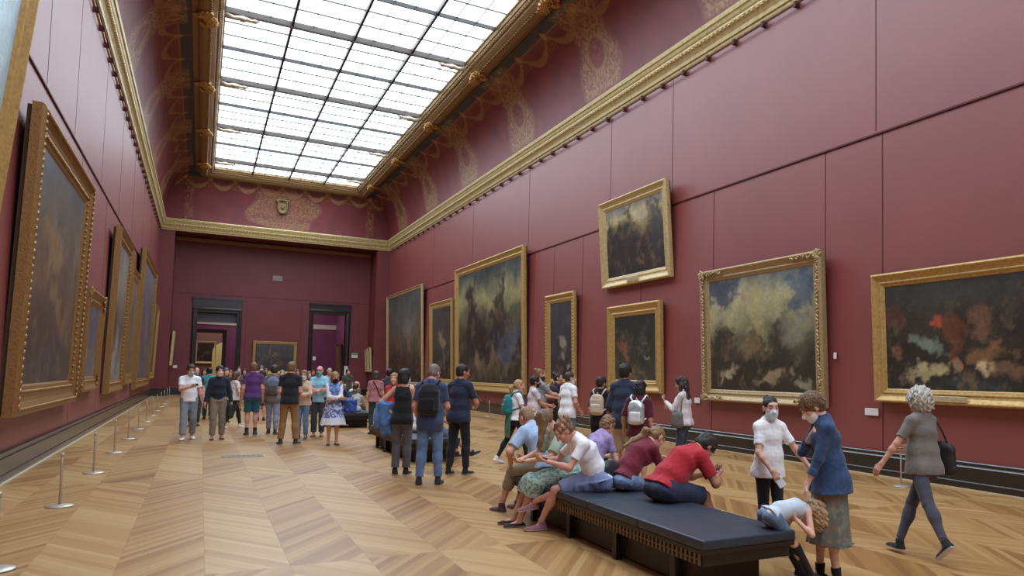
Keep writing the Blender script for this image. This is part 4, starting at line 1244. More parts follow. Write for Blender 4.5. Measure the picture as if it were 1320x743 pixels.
painting('small dark woodland painting with a reddish patch behind the tall navy shirt', 'R', 15.72, 18.5, 1.22, 3.67, .08, [(0, (60, 58, 50)), (.4, (54, 56, 48)), (1, (42, 46, 44))],
  [(.22, .52, .07, .16, (130, 84, 64), .55, 80), (.3, .36, .05, .10, (140, 98, 78), .5, 60), (.16, .56, .05, .12, (120, 62, 48), .7), (.72, .62, .12, .3, (66, 74, 62), .6), (.86, .36, .12, .02, (140, 146, 140), .7), (.6, .15, .3, .08, (74, 72, 58), .6)], 16, fw=.33, tone='warm', th=.14, cell=.028)
painting('painting of a pale stormy sky in a carved gilt frame with leafy corners', 'R', 10.08, 13.93, 1.12, 4.17, .13, [(0, (52, 48, 40)), (.28, (60, 56, 46)), (.46, (92, 88, 70)), (.62, (146, 142, 110)), (.8, (164, 158, 124)), (1, (104, 116, 120))],
  [(.12, .92, .2, .14, (60, 70, 94), .85), (.92, .85, .12, .22, (74, 92, 112), .8), (.15, .42, .16, .16, (52, 48, 42), .9), (.72, .36, .12, .22, (56, 52, 46), .9), (.5, .2, .5, .12, (50, 46, 40), .85), (.22, .14, .13, .06, (176, 166, 132), .75, 12), (.62, .14, .15, .05, (158, 140, 108), .7, 20), (.5, .62, .09, .28, (172, 160, 116), .55), (.42, .36, .08, .1, (134, 112, 80), .55), (.36, .80, .05, .05, (150, 84, 70), .45), (.90, .1, .05, .05, (176, 168, 140), .5), (.84, .5, .1, .1, (120, 122, 108), .6)], 17, fw=.27, tone='carved', orn='carved', th=.15, cell=.022)
painting('wide murky dark painting in a smooth gilt frame, rightmost on the wall', 'R', 5.95, 8.92, 1.29, 3.54, .1, [(0, (44, 46, 44)), (.3, (46, 42, 38)), (.6, (58, 52, 46)), (1, (58, 62, 60))],
  [(.12, .70, .10, .10, (96, 60, 48), .6), (.32, .42, .05, .17, (120, 134, 120), .7, 80), (.38, .62, .035, .06, (166, 66, 46), .8), (.50, .50, .08, .2, (104, 62, 44), .85), (.70, .58, .08, .12, (104, 76, 60), .8), (.76, .34, .12, .1, (128, 92, 62), .7), (.34, .2, .16, .07, (188, 176, 130), .75, 8), (.76, .22, .05, .09, (196, 176, 136), .7), (.9, .2, .1, .08, (120, 92, 74), .65), (.55, .24, .04, .08, (166, 130, 106), .6), (.1, .32, .04, .08, (130, 90, 72), .6), (.92, .56, .1, .12, (40, 40, 42), .8), (.62, .06, .4, .05, (60, 68, 70), .5)], 18, fw=.24, tone='warm', orn=None, th=.14, plaque=True, cell=.022)
# left wall
painting('pale blue painting hung high at the left edge of the view', 'L', 6.4, 11.15, 3.35, 7.3, .35, [(0, (120, 124, 118)), (.5, (140, 164, 176)), (1, (150, 182, 204))], [(.6, .2, .3, .12, (90, 100, 84), .6), (.3, .7, .3, .1, (190, 200, 204), .5)], 21, fw=.30, tone='warm', th=.16)
painting('huge dark painting in a beaded gilt frame on the left wall', 'L', 12.75, 18.3, .9, 5.40, .12, [(0, (62, 54, 48)), (.35, (78, 64, 56)), (.7, (92, 84, 74)), (1, (62, 66, 72))],
  [(.45, .6, .10, .2, (128, 100, 68), .6, 75), (.3, .66, .06, .16, (120, 92, 64), .6, 80), (.62, .34, .05, .3, (126, 100, 66), .55, 70), (.2, .5, .1, .1, (110, 84, 60), .5), (.8, .3, .12, .2, (92, 70, 56), .6), (.5, .1, .5, .1, (60, 58, 60), .7)], 22, fw=.45, tone='brown', th=.17, orn='full', cell=.04)
painting('smallest painting of the left wall, beside the huge beaded frame', 'L', 19.2, 22.1, 1.05, 3.38, .08, [(0, (92, 90, 92)), (.5, (78, 76, 82)), (1, (82, 80, 92))], [(.3, .4, .1, .2, (132, 120, 104), .5), (.6, .3, .2, .12, (110, 96, 84), .5)], 23, fw=.34, tone='brown', orn='carvedsoft', th=.15)
painting('tall painting in a wide gilt frame beyond the smallest left wall one', 'L', 24.3, 28.6, .86, 5.62, .12, [(0, (110, 108, 104)), (.4, (74, 66, 62)), (.75, (118, 112, 100)), (1, (96, 100, 102))], [(.35, .4, .12, .2, (62, 50, 46), .8), (.6, .3, .1, .12, (140, 126, 104), .6), (.3, .12, .25, .08, (136, 132, 124), .6)], 24, fw=.36, tone='brown', th=.16, orn='bead', cell=.06)
painting('narrow gilt framed painting half hidden between two taller left wall ones', 'L', 29.5, 32.9, 1.0, 5.12, .1, [(0, (86, 80, 74)), (1, (96, 90, 80))], [(.5, .5, .2, .2, (70, 60, 52), .6)], 25, fw=.38, tone='brown', th=.14, cell=.07)
painting('tall grey violet painting, last tall one along the left wall', 'L', 33.9, 42.6, .74, 6.42, .14, [(0, (92, 88, 90)), (.5, (84, 78, 84)), (1, (96, 92, 100))], [(.4, .4, .12, .25, (70, 60, 62), .6), (.6, .5, .1, .2, (112, 100, 98), .5)], 26, fw=.38, tone='brown', th=.16, orn='bead', cell=.09)
painting('gilt framed painting seen edgeways at the far end of the left wall', 'L', 43.0, 46.9, 1.0, 4.9, .12, [(0, (80, 70, 62)), (1, (90, 84, 78))], [(.5, .5, .2, .2, (60, 52, 46), .6)], 27, fw=.34, tone='warm', th=.14, cell=.09)
# far wall and its niche
painting('wide dark painting between the two doorways of the far wall', 'E', 2.8, 5.36, 1.35, 3.40, .05, [(0, (44, 42, 44)), (.5, (56, 52, 54)), (1, (72, 70, 74))], [(.36, .7, .04, .2, (120, 92, 76), .6), (.5, .6, .12, .05, (132, 116, 98), .4, 20), (.2, .5, .1, .3, (64, 68, 82), .6), (.7, .3, .1, .1, (98, 76, 66), .5)], 31, fw=.17, tone='warm', th=.11, cell=.03)
for lab, w, x, y0, y1, z0, z1 in (('gilt frame seen edgeways in the left corner of the far niche', 'L', -1.64, 48.5, 49.7, 1.75, 3.75),
                                  ('nearer of two gilt frames seen edgeways in the far right niche corner', 'R', 9.78, 48.35, 49.05, 1.6, 3.2),
                                  ('farther of two gilt frames seen edgeways in the far right niche corner', 'R', 9.78, 49.3, 49.95, 1.6, 3.1)):
    painting(lab, w, y0, y1, z0, z1, .1, [(0, (60, 52, 44)), (1, (70, 64, 60))], [(.5, .5, .2, .2, (90, 76, 60), .5)], 33, fw=.10, tone='pale', th=.11, wallpos=x, cell=.05)
painting('small dark painting on the brown wall seen through the left doorway', 'E', -.45, 1.0, 2.0, 3.75, .04, [(0, (40, 36, 34)), (1, (48, 44, 42))], [(.5, .5, .2, .1, (110, 96, 84), .5), (.3, .3, .08, .12, (120, 100, 80), .4)], 34, fw=.14, tone='pale', th=.1, wallpos=YN+15.2, cell=.04)
for lab, y0, y1 in (('narrow gilt frame on the side wall seen through the right doorway', YN+4.8, YN+6.0),):
    painting(lab, 'R', y0, y1, 1.2, 3.6, .1, [(0, (110, 80, 70)), (1, (130, 100, 90))], [], 35, fw=.16, tone='dull', th=.2, wallpos=9.0, cell=.06)

# wall labels, signs and small fittings
def wall_label(label, wall, a, z, w, h, rgb=(226, 222, 220), cat='wall label', name='wall_label', d=.03, wallpos=None):
    base = wallpos if wallpos is not None else {'R': XR, 'L': XL, 'E': YN}[wall]
    loc = {'R': (base-d, a, z), 'L': (base+d, a, z), 'E': (a, base-d, z)}[wall]
    root = empty(name, loc, (0, 0, WALLS[wall][0])); tag(root, label, cat)
    m = plain('label_%d_%d' % (rgb[0], rgb[2]), rgb, .5, var=.02)
    MB().rbox(-w/2, w/2, -.006, .006, -h/2, h/2, .004).build('plate', m, root)
    MB().box(-w*.2, w*.2, .004, d, -h*.2, h*.2).build('mount', M_BLACK, root)
    return root
wall_label('white tilted label on the right wall left of the wide night painting', 'R', 9.08, 1.10, .30, .13)
wall_label('white label on the right wall left of the carved frame', 'R', 14.3, 1.10, .22, .13)
wall_label('small white label at the left edge of the far niche', 'E', -1.35, 1.68, .22, .16, wallpos=YN)
h_ = wall_label('small white sensor box on the wall right of the carved frame', 'R', 9.92, 2.12, .07, .12, (230, 228, 224), 'sensor', 'wall_sensor', .05)
h_ = wall_label('small pale grey sign high on the far wall between the doorways', 'E', 4.05, 7.44, .56, .32, (150, 142, 138), 'sign', 'wall_sign')
b_ = wall_label('pale control box with a green top right of the right doorway', 'E', 8.95, 2.66, .40, .34, (206, 206, 196), 'control box', 'control_box', .06)
MB().box(-.19, .19, -.02, -.006, .05, .15).build('green_panel', plain('sign_green', (70, 130, 104), .5), b_)
wall_label('white notice on the left jamb of the right doorway', 'E', 6.42, 2.4, .18, .24, (214, 210, 208), 'notice', 'wall_notice', .14)
wall_label('white notice on the right jamb of the right doorway', 'E', 8.42, 1.65, .24, .6, (206, 208, 214), 'notice', 'wall_notice', .14)
# ---------------------------------------------------------------- benches
M_PAD = leather('slate_leather', (44, 52, 64), .45); M_DARK = plain('bench_frame', (26, 23, 22), .4)
M_SLAT = plain('bench_slats', (116, 98, 72), .6)
def bench(label, x0, x1, y0, y1, n):
    root = empty('bench', ((x0+x1)/2, (y0+y1)/2, 0)); tag(root, label, 'bench', 'dark leather gallery benches')
    w, L = x1-x0, y1-y0
    d = L/n
    for i in range(n):
        bm = bmesh.new(); bmesh.ops.create_cube(bm, size=1)
        for v in bm.verts: v.co = Vector((v.co.x*w, -L/2+(i+.5)*d+v.co.y*(d-.008), 0.41+v.co.z*.08))
        bmesh.ops.bevel(bm, geom=bm.edges[:], offset=.022, segments=4, affect='EDGES', profile=.6)
        me = bpy.data.meshes.new('cushion'); bm.to_mesh(me); bm.free(); me.materials.append(M_PAD)
        for p in me.polygons: p.use_smooth = True
        link(me, 'cushion', root)
    MB().rbox(-w/2+.008, w/2-.008, -L/2+.008, L/2-.008, .335, .372, .006).rbox(-w/2+.035, w/2-.035, -L/2+.035, L/2-.035, .245, .338, .006).build('apron', M_DARK, root)
    for sx in (1, -1):                                     # row of slats along each long side
        mb = MB(); y = -L/2+.08
        while y < L/2-.08:
            mb.box(sx*(w/2-.028)-.006, sx*(w/2-.028)+.006, y-.013, y+.013, .25, .332); y += .058
        mb.box(sx*(w/2-.028)-.004, sx*(w/2-.028)+.004, -L/2+.07, L/2-.07, .286, .296); mb.build('slat_grille', M_SLAT, root)
    for sx in (1, -1):
        for fy in (-.5, -.17, .17, .5):
            y = fy*(L-.9); MB().rbox(sx*(w/2-.07)-.03, sx*(w/2-.07)+.03, y-.035, y+.035, 0, .26, .004).build('leg', M_DARK, root)
    MB().box(-w/2+.12, w/2-.12, -L/2+.3, L/2-.3, .03, .25).build('underside_shade', plain('underside_shade', (40, 28, 25), .5), root)  # added box whose dark reddish colour stands in for shade under the bench
    return root
bench('long dark leather bench in the foreground with people seated on it', 3.3, 4.22, 4.36, 8.04, 4)
bench('dark leather bench behind the standing group, second from the viewer', 3.36, 4.28, 13.05, 16.6, 4)
bench('dark leather bench third along the hall beside the print dress', 3.5, 4.42, 21.7, 25.3, 4)
bench('dark leather bench farthest along the hall behind the light blue shirt', 3.5, 4.42, 30.0, 33.6, 4)

# ---------------------------------------------------------------- barrier posts
M_STEEL = plain('brushed_steel', (186, 178, 164), .38, .45)
def post():
    root = empty('barrier_post', (0, 0, 0))
    mb = MB(); mb.lathe((0, 0, 0), [(.135, 0), (.14, .006), (.135, .014), (.06, .022), (.02, .03)], 28); mb.build('base', M_STEEL, root)
    mb = MB(); mb.lathe((0, 0, 0), [(.014, .025), (.014, .575), (.012, .578), (.019, .58), (.019, .615), (.013, .62)], 14); mb.build('pole', M_STEEL, root)
    return root
POST = post(); used = False
def place_post(x, y, label):
    global used
    o = POST if not used else copy_tree(POST); used = True
    o.location = (x, y, 0); tag(o, label, 'barrier post', 'low steel barrier posts')
words = ['nearest', 'second', 'third', 'fourth', 'fifth', 'sixth', 'seventh', 'eighth', 'ninth', 'tenth', 'eleventh', 'twelfth', 'thirteenth']
for i in range(13):
    place_post(-1.37, 7.45+3.04*i, '%s low steel barrier post along the left wall' % words[i])
place_post(9.76, 7.8, 'low steel barrier post by the right wall behind the walking person')
place_post(9.75, 26.4, 'low steel barrier post by the right wall below the biggest painting')
place_post(9.75, 10.9, 'low steel barrier post by the right wall below the carved frame')
# floor grille
g = empty('floor_vent', tuple(spot(312, 588.5)[:2])+(0,)); tag(g, 'dark flat grille set in the parquet of the open floor', 'floor vent')
MB().box(-.36, .36, -.22, .22, .0, .004).build('plate', plain('vent_grey', (116, 98, 76), .5), g)
for i in range(8): MB().box(-.33+i*.085, -.30+i*.085, -.18, .18, .004, .006).build('slat', plain('vent_dark', (92, 78, 62), .5), g)
# ---------------------------------------------------------------- the visitors
def at(px, py): p = spot(px, py); return (p[0], p[1])
def away(a, d=0): return math.degrees(math.atan2(a[0], a[1]))+d      # heading straight away from the viewer, turned right by d
HZ = .45
def seatz(h): return (HZ+.0)/(h/SH)+.125
BRN, DKB, BLD, GRY, BLK, AUB = (74, 52, 40), (44, 34, 30), (168, 134, 92), (92, 84, 78), (30, 27, 27), (104, 70, 48)
WHITE = (244, 245, 250); NAVY = (40, 46, 66); JEAN = (86, 112, 152); BLACK = (32, 31, 34)
HOLD = dict(t=(.07, .30, 1.10), pole=(.6, -.6, -.6), n=(-.3, -.3, 1), curl=.7)
NEAR = .0068; MID = .0088; FAR = .0125

# -- walking grey haired woman, right
a = at(1190, 713)
r, k = dress_person(dict(label='person in a taupe t-shirt and dark leggings walking away at the right', at=a, hd=8, h=1.63, fem=1, res=NEAR, seed=3,
  hair=('curly', (186, 182, 172)), skin=SKIN, lean=2, twist=-6, head=(-8, 4, 0), pz=.905,
  top=('tshirt', (122, 116, 110), dict(hem=.10, loose=.035, flare=.02, o=.018, sleeve=.72)),
  bottom=('leggings', (72, 70, 80), dict(o=.008)), shoes=((34, 34, 40), (206, 204, 202)),
  arm_l=dict(t=(.42, .16, .86), pole=(.4, -1, -.2), curl=.35, n=(-1, 0, .2)), arm_r=dict(t=(.10, .26, 1.02), pole=(.5, -1, -.3)),
  leg_r=dict(w=tuple(spot(1157, 703, .075)), yaw=4), leg_l=dict(w=tuple(spot(1222, 712, .14)), yaw=0, toe=-42)))
shoulder_bag(k, 'r', (38, 34, 36), 'black slouchy shoulder bag on the walking person in the taupe t-shirt', (.15, .055, .16), (.085, -.06, -.40))

# -- girl in white, behind the bench end
r, k = dress_person(dict(label='person in white t-shirt and blue face mask standing beside the near bench end', at=(4.78, 5.30), hd=192, h=1.49, fem=1, res=NEAR, seed=5, hs=1.07, sw=.94, w=.88,
  hair=('pony', (46, 34, 30)), skin=SKIN_L, flatc=1, mask=(214, 234, 250), head=(8, 6, 0),
  top=('tshirt', WHITE, dict(hem=.10, loose=.035, o=.022, sleeve=.7, flare=.012)), bottom=('leggings', (36, 36, 42)), shoes=((230, 230, 230), (230, 228, 224)),
  arm_r=dict(t=(.10, .24, .93), pole=(.9, -.5, -.2), n=(-.2, -.8, -.2), curl=.6, d=(-.4, .3, -.8)), arm_l=dict(t=(.46, .20, .86), pole=(.3, -1, -.3), curl=.3)))
phone(k, 'r', 'white phone held low by the standing person in a blue face mask', (228, 230, 236), off=(-.02, .02, -.01))

# -- woman in denim jacket
a = at(1069, 749)
r, k = dress_person(dict(label='person in denim jacket and floral skirt looking down, hand reaching to the child', at=a, hd=-60, h=1.58, fem=1, res=NEAR, seed=7, lean=4, bend=8,
  hair=('tousled', (112, 86, 64)), skin=SKIN_L, mask=(244, 244, 244), head=(-6, 38, 0),
  top=('jacket', (52, 72, 108), dict(pat='denim', hem=.14, loose=.02, flare=.05, o=.022, so=.010, sleeve=1.62)),
  bottom=('skirt', (92, 108, 104), dict(pat='floral', rgb2=(150, 124, 92), len=.60, flare=.055)), shoes=((36, 34, 36), (40, 38, 38), 1), socks=((30, 30, 34), .14),
  arm_l=dict(t=(.13, .27, .78), pole=(.7, -1, -.1), n=(0, -.2, -1), curl=.55), arm_r=dict(t=(-.02, .17, 1.30), pole=(.8, .3, -1), n=(-.2, -1, 0), curl=.9), leg_r=dict(f=(.08, .06)), leg_l=dict(f=(.08, -.04))))
DEN = k

# -- child folded over at the bench end
r, k = dress_person(dict(label='person in a pale vest folded forward over the knees at the bench end', at=(4.10, 4.50), hd=102, h=1.14, flatc=1, fem=1, kid=1, res=NEAR, seed=9, hs=1.46, w=.96, sw=.9, socks=((40, 38, 42), .98),
  pz=seatz(1.14)+.01, lean=56, bend=52, hair=('mop', (176, 148, 112)), skin=SKIN_L, head=(4, 118, 0), seat=1,
  top=('tank', (198, 208, 222), dict(hem=.03, loose=.02, o=.014, flat=1)), bottom=('shorts', (92, 116, 146), dict(pat='denim', len=.84, o=.014)),
  shoes=((38, 34, 34), (44, 40, 40)), leg_r=dict(w=(4.42, 4.40, .07), yaw=0, pole=(.15, 1, .4)), leg_l=dict(w=(4.44, 4.54, .07), yaw=0, pole=(.15, 1, .4)),
  arm_r=dict(t=(.13, .24, .80), pole=(.8, .3, -1), curl=.9, n=(-.6, 0, .6)), arm_l=dict(t=(.13, .24, .80), pole=(.8, .3, -1), curl=.9, n=(-.6, 0, .6))))

# -- man in red polo
r, k = dress_person(dict(label='person in red polo shirt and navy shorts hunched over a phone', at=(3.98, 5.90), hd=84, h=1.78, res=NEAR, seed=11, pz=seatz(1.78), lean=34, bend=30, w=1.06, belly=.02,
  hair=('short', (52, 47, 47)), skin=SKIN_T, head=(4, 62, 0), seat=1,
  top=('polo', (174, 40, 50), dict(hem=.09, loose=.03, o=.02, sleeve=.72, so=.022)), bottom=('shorts', (48, 54, 76), dict(len=.93, o=.03)), shoes=((60, 60, 64), (200, 200, 200)),
  leg_r=dict(w=(4.56, 5.78, .08), yaw=5), leg_l=dict(w=(4.50, 6.12, .08), yaw=5),
  arm_r=dict(w=(4.60, 5.86, .68), pole=(.8, -.5, -.6), n=(-.3, .1, 1), curl=.6), arm_l=dict(w=(4.62, 6.0, .68), pole=(.8, -.5, -.6), n=(-.3, .1, 1), curl=.6)))
phone(k, 'r', 'phone with a pale case in the hands of the person in red', (214, 214, 220))

# -- woman in maroon beside him
r, k = dress_person(dict(label='person in maroon t-shirt and jeans leaning forward on the bench beside the red polo', at=(3.95, 6.62), hd=78, h=1.70, fem=1, res=NEAR, seed=13, pz=seatz(1.70), lean=34, bend=24,
  hair=('lowpony', (146, 112, 82)), skin=SKIN_L, head=(0, 48, 0), seat=1,
  top=('tshirt', (112, 34, 50), dict(hem=.06, loose=.02, o=.016, sleeve=.7)), bottom=('jeans', (112, 134, 166), dict(pat='denim')), shoes=((60, 56, 56), (210, 210, 210)),
  leg_r=dict(w=(4.56, 6.62, .08)), leg_l=dict(w=(4.52, 6.92, .08)), arm_r=dict(w=(4.50, 6.72, .72), pole=(.8, -.5, -.6), curl=.7), arm_l=dict(w=(4.52, 6.84, .72), pole=(.8, -.5, -.6), curl=.7)))
shoulder_bag(k, 'l', (40, 44, 54), 'small dark waist bag on the bench behind the seated person in maroon', (.11, .06, .09), strap=False, name='waist_bag', center=k.P-.20*k.F0-.06*k.R0+V3(0, 0, -.03))

# -- woman in white t-shirt, crossed legs
r, k = dress_person(dict(label='person in white t-shirt and blue skirt sitting with crossed legs, holding a phone', at=(3.67, 6.70), hd=-84, h=1.68, fem=1, res=NEAR, seed=15, pz=seatz(1.68), lean=14, bend=30,
  hair=('updo', (136, 100, 70)), skin=SKIN_P, head=(6, 46, 0), seat=1,
  top=('tshirt', (242, 242, 248), dict(hem=.05, loose=.035, o=.017, sleeve=.62)), bottom=('skirt', (132, 148, 188), dict(len=.86)), shoes=((150, 104, 116), (222, 214, 214)),
  leg_l=dict(w=tuple(spot(678, 650, .25)), yaw=-2, toe=-8, pole=(.0, 1, .5)), leg_r=dict(w=tuple(spot(697, 674, .085)), yaw=4),
  arm_l=dict(w=(3.16, 6.78, .76), pole=(.9, -.6, -.5), n=(-.3, .1, 1), curl=.6), arm_r=dict(w=(3.16, 6.90, .77), pole=(.9, -.6, -.5), n=(-.3, .1, 1), curl=.6)))
phone(k, 'l', 'dark phone in the hands of the seated person in the blue skirt', (46, 44, 50))

# -- woman in pale green
r, k = dress_person(dict(label='person in a pale green top seated between the white and light blue shirts', at=(3.63, 7.30), hd=-84, h=1.68, fem=1, res=NEAR, seed=17, pz=seatz(1.68), lean=8, bend=20,
  hair=('drape', (122, 96, 70)), skin=SKIN, head=(16, 44, 0), mask=(206, 196, 160), seat=1,
  top=('tshirt', (166, 184, 164), dict(hem=.04, loose=.045, o=.02, sleeve=.8, so=.025)), bottom=('skirt', (170, 192, 180), dict(pat='print', rgb2=(104, 136, 124), len=1.3)), shoes=((40, 38, 40), (170, 160, 150), 1),
  leg_l=dict(w=(3.10, 7.36, .08), yaw=4), leg_r=dict(w=(3.10, 7.52, .08), yaw=4), arm_l=dict(w=(3.12, 7.22, .72), pole=(.8, -.5, -.6), curl=.6, n=(-.2, 0, 1)), arm_r=dict(w=(3.12, 7.38, .72), pole=(.8, -.5, -.6), curl=.6, n=(-.2, 0, 1))))

# -- man in light blue, seen from behind
r, k = dress_person(dict(label='person in light blue shirt seated at the far bench end, back turned', at=(3.57, 7.78), hd=-18, h=1.74, res=NEAR, seed=19, pz=seatz(1.74), lean=12, bend=30, w=1.04,
  hair=('crop', (150, 118, 92)), skin=SKIN_P, head=(6, 34, 0), seat=1,
  top=('tshirt', (168, 190, 222), dict(hem=.06, loose=.03, o=.02, sleeve=.75, so=.024)), bottom=('shorts', (146, 134, 110), dict(len=1.5, o=.016)), shoes=((86, 58, 62), (210, 200, 196)),
  leg_l=dict(w=(3.22, 8.22, .08), yaw=4), leg_r=dict(w=(3.46, 8.30, .08), yaw=4), arm_l=dict(w=(3.26, 8.06, .60), pole=(.9, -.3, -.3), curl=.6), arm_r=dict(w=(3.46, 8.12, .64), pole=(.8, -.4, -.5), curl=.6)))

# -- lavender
r, k = dress_person(dict(label='person in a lavender top seated behind the white t-shirt', at=(4.02, 7.46), hd=70, h=1.52, fem=1, res=MID, seed=21, pz=seatz(1.52), lean=14, bend=22,
  hair=('tousled', (140, 104, 78)), skin=SKIN_L, head=(0, 30, 0), seat=1, top=('tshirt', (170, 150, 196), dict(pat='print', rgb2=(150, 128, 178), hem=.05, loose=.03, o=.018)), bottom=('jeans', (96, 104, 128), dict(pat='denim')), shoes=((200, 196, 196), (226, 222, 220)),
  leg_r=dict(w=(4.52, 7.5, .08)), leg_l=dict(w=(4.5, 7.72, .08)), arm_r=dict(w=(4.38, 7.55, .68), pole=(.8, -.5, -.6), curl=.6), arm_l=dict(w=(4.38, 7.68, .68), pole=(.8, -.5, -.6), curl=.6)))

# ---- standing group left of centre
a = at(516, 612)
r, k = dress_person(dict(label='person in black tank top and grey trousers standing with one arm bent out', at=a, hd=away(a, 14), h=1.70, fem=1, res=MID, seed=23,
  hair=('bob', (44, 34, 34)), skin=SKIN, head=(25, 6, 0), mask=(220, 220, 226), top=('tank', (34, 32, 34), dict(hem=.12, loose=.02, o=.014)), bottom=('trousers', (98, 96, 102), dict(o=.014)), shoes=((40, 38, 44), (214, 210, 206)),
  arm_l=dict(t=(.17, -.02, 1.0), pole=(1, -.25, .1), curl=.6), arm_r=dict(t=(.24, .10, .84), pole=(.4, -1, 0))))
# denim jacket over her arm
s = Sdf(); c = k.J['ell']*.6+k.J['wrl']*.4
for i, (dx, dy, L) in enumerate(((-.05, 0, .34), (.03, .04, .44), (-.02, -.05, .28))):
    s.ec(c+V3(dx, dy, .03), c+V3(dx-.03, dy+.02, -L), (1, 0, 0), (.09, .045), (.10, .05), cap=.04, k=.05)
s.noise(.016, 26, 3, (1, 1, .5)); v, q = s.mesh(.011)
o = put(None, k, v, q, 'denim_jacket', cloth((82, 120, 176), 'denim'), None); tag(o, 'light blue denim jacket draped over the arm beside the black tank top', 'jacket')

a = at(552, 625)
r, k = dress_person(dict(label='person in blue t-shirt and jeans wearing a dark backpack, looking down', at=a, hd=away(a, 10), h=1.79, res=MID, seed=25, w=1.05,
  hair=('crop', (122, 108, 100)), skin=SKIN_P, head=(20, 24, 0), top=('tshirt', (62, 74, 106), dict(hem=.17, loose=.035, o=.018, sleeve=.72)), bottom=('jeans', (92, 120, 160), dict(pat='denim', o=.018)), shoes=((48, 46, 50), (60, 58, 60)),
  arm_l=dict(t=(.20, .12, .92), pole=(.3, -1, -.1)), arm_r=dict(t=(.12, .26, 1.06), pole=(.6, -.8, -.5), curl=.7), leg_r=dict(f=(.13, .04)), leg_l=dict(f=(.13, -.02))))
backpack(k, (38, 38, 42), 'dark backpack on the back of the person in blue t-shirt and jeans', (28, 28, 32), 1.12)

a = at(590, 612)
r, k = dress_person(dict(label='person in navy t-shirt and black trousers standing beside the dark backpack', at=a, hd=away(a, 32), h=1.80, res=MID, seed=27, w=1.02,
  hair=('crop', (40, 36, 36)), skin=SKIN_T, head=(30, 8, 0), top=('tshirt', (42, 48, 70), dict(hem=.12, loose=.03, o=.018, sleeve=.75)), bottom=('jeans', (34, 34, 40), dict(o=.012)), shoes=((34, 34, 38), (196, 190, 186)),
  arm_r=dict(t=(.14, .26, 1.05), pole=(.8, -.7, -.4), curl=.7), leg_r=dict(f=(.11, .05)), leg_l=dict(f=(.13, -.06))))

# people sitting on the second bench
r, k = dress_person(dict(label='seated person in grey shorts stretching one leg out from the second bench', at=(3.95, 13.55), hd=70, h=1.76, res=MID, seed=29, pz=seatz(1.76), lean=4, bend=10,
  hair=('short', BRN), skin=SKIN_P, head=(0, 10, 0), seat=1, top=('tshirt', (150, 152, 160), dict(hem=.07)), bottom=('shorts', (118, 126, 146), dict(len=.95)), shoes=((44, 48, 58), (214, 212, 210)),
  leg_r=dict(w=(4.76, 13.62, .10), toe=16, yaw=0), leg_l=dict(w=(4.5, 13.9, .08)), arm_r=dict(w=(4.3, 13.6, .66), pole=(.8, -.6, -.3)), arm_l=dict(w=(4.3, 13.85, .66), pole=(.8, -.6, -.3))))
r, k = dress_person(dict(label='person in white seated on the second bench behind the black tank top', at=(3.80, 14.5), hd=95, h=1.60, fem=1, res=MID, seed=31, pz=seatz(1.6), lean=12, bend=12,
  hair=('bob', BRN), skin=SKIN, head=(0, 25, 0), seat=1, top=('blouse', (222, 222, 230), dict(hem=.08, loose=.04)), bottom=('trousers', (208, 206, 206)), shoes=((200, 198, 196), (220, 218, 214)),
  leg_l=dict(w=(4.34, 14.6, .08)), leg_r=dict(w=(4.34, 14.4, .08)), arm_l=dict(w=(4.15, 14.6, .66), pole=(.8, -.6, -.3)), arm_r=dict(w=(4.15, 14.45, .66), pole=(.8, -.6, -.3))))

a = at(482, 560)
r, k = dress_person(dict(label='person in dusty pink top with a strap across the back', at=a, hd=away(a, -10), h=1.66, fem=1, res=MID, seed=33,
  hair=('bob', (70, 54, 48)), skin=SKIN, head=(20, 10, 0), top=('tshirt', (172, 112, 120), dict(hem=.06, loose=.03, o=.018)), bottom=('jeans', (44, 62, 72), dict(pat='denim')), shoes=((50, 46, 46), (60, 56, 56)), leg_r=dict(f=(.1, .03)), arm_l=dict(t=(.24, .06, .84), pole=(.3, -1, 0))))
mb = MB(); p_ = [k.N+.02*k.U-.10*k.R+.02*k.F, k.N-.02*k.U-.07*k.R-.12*k.F, k.C-.02*k.U+.02*k.R-.15*k.F, k.W+.09*k.R-.15*k.F, k.P+.20*k.R-.04*k.F+.02*k.U]
mb.tube([p*k.S for p in p_], .014, 6); o = mb.build('bag_strap', cloth((74, 40, 44)), r); 
# heads behind the tank top
a = at(536, 592)
r, k = dress_person(dict(label='person in a red top half hidden behind the black tank top', at=(3.55, 15.3), hd=-150, h=1.62, fem=1, res=MID, seed=35, hair=('bob', (150, 116, 86)), skin=SKIN_L, top=('tshirt', (190, 54, 60), dict(hem=.08, collar=1)), bottom=('trousers', (70, 70, 80)), shoes=(BLACK, BLACK), eyes=False))
r, k = dress_person(dict(label='person in a pale top standing half hidden behind the dark backpack', at=(4.3, 17.3), hd=20, h=1.60, fem=1, res=FAR, seed=36, hair=('bob', (176, 142, 104)), skin=SKIN_L, top=('tshirt', (206, 200, 200), dict()), bottom=('jeans', JEAN, dict(pat='denim')), shoes=(BLACK, BLACK)))
r, k = dress_person(dict(label='person in dark clothes standing far behind the black tank top', at=(4.55, 20.2), hd=10, h=1.72, res=FAR, seed=37, hair=('short', BLK), skin=SKIN_T, top=('tshirt', (60, 58, 64), dict()), bottom=('trousers', (50, 50, 58)), shoes=(BLACK, BLACK)))

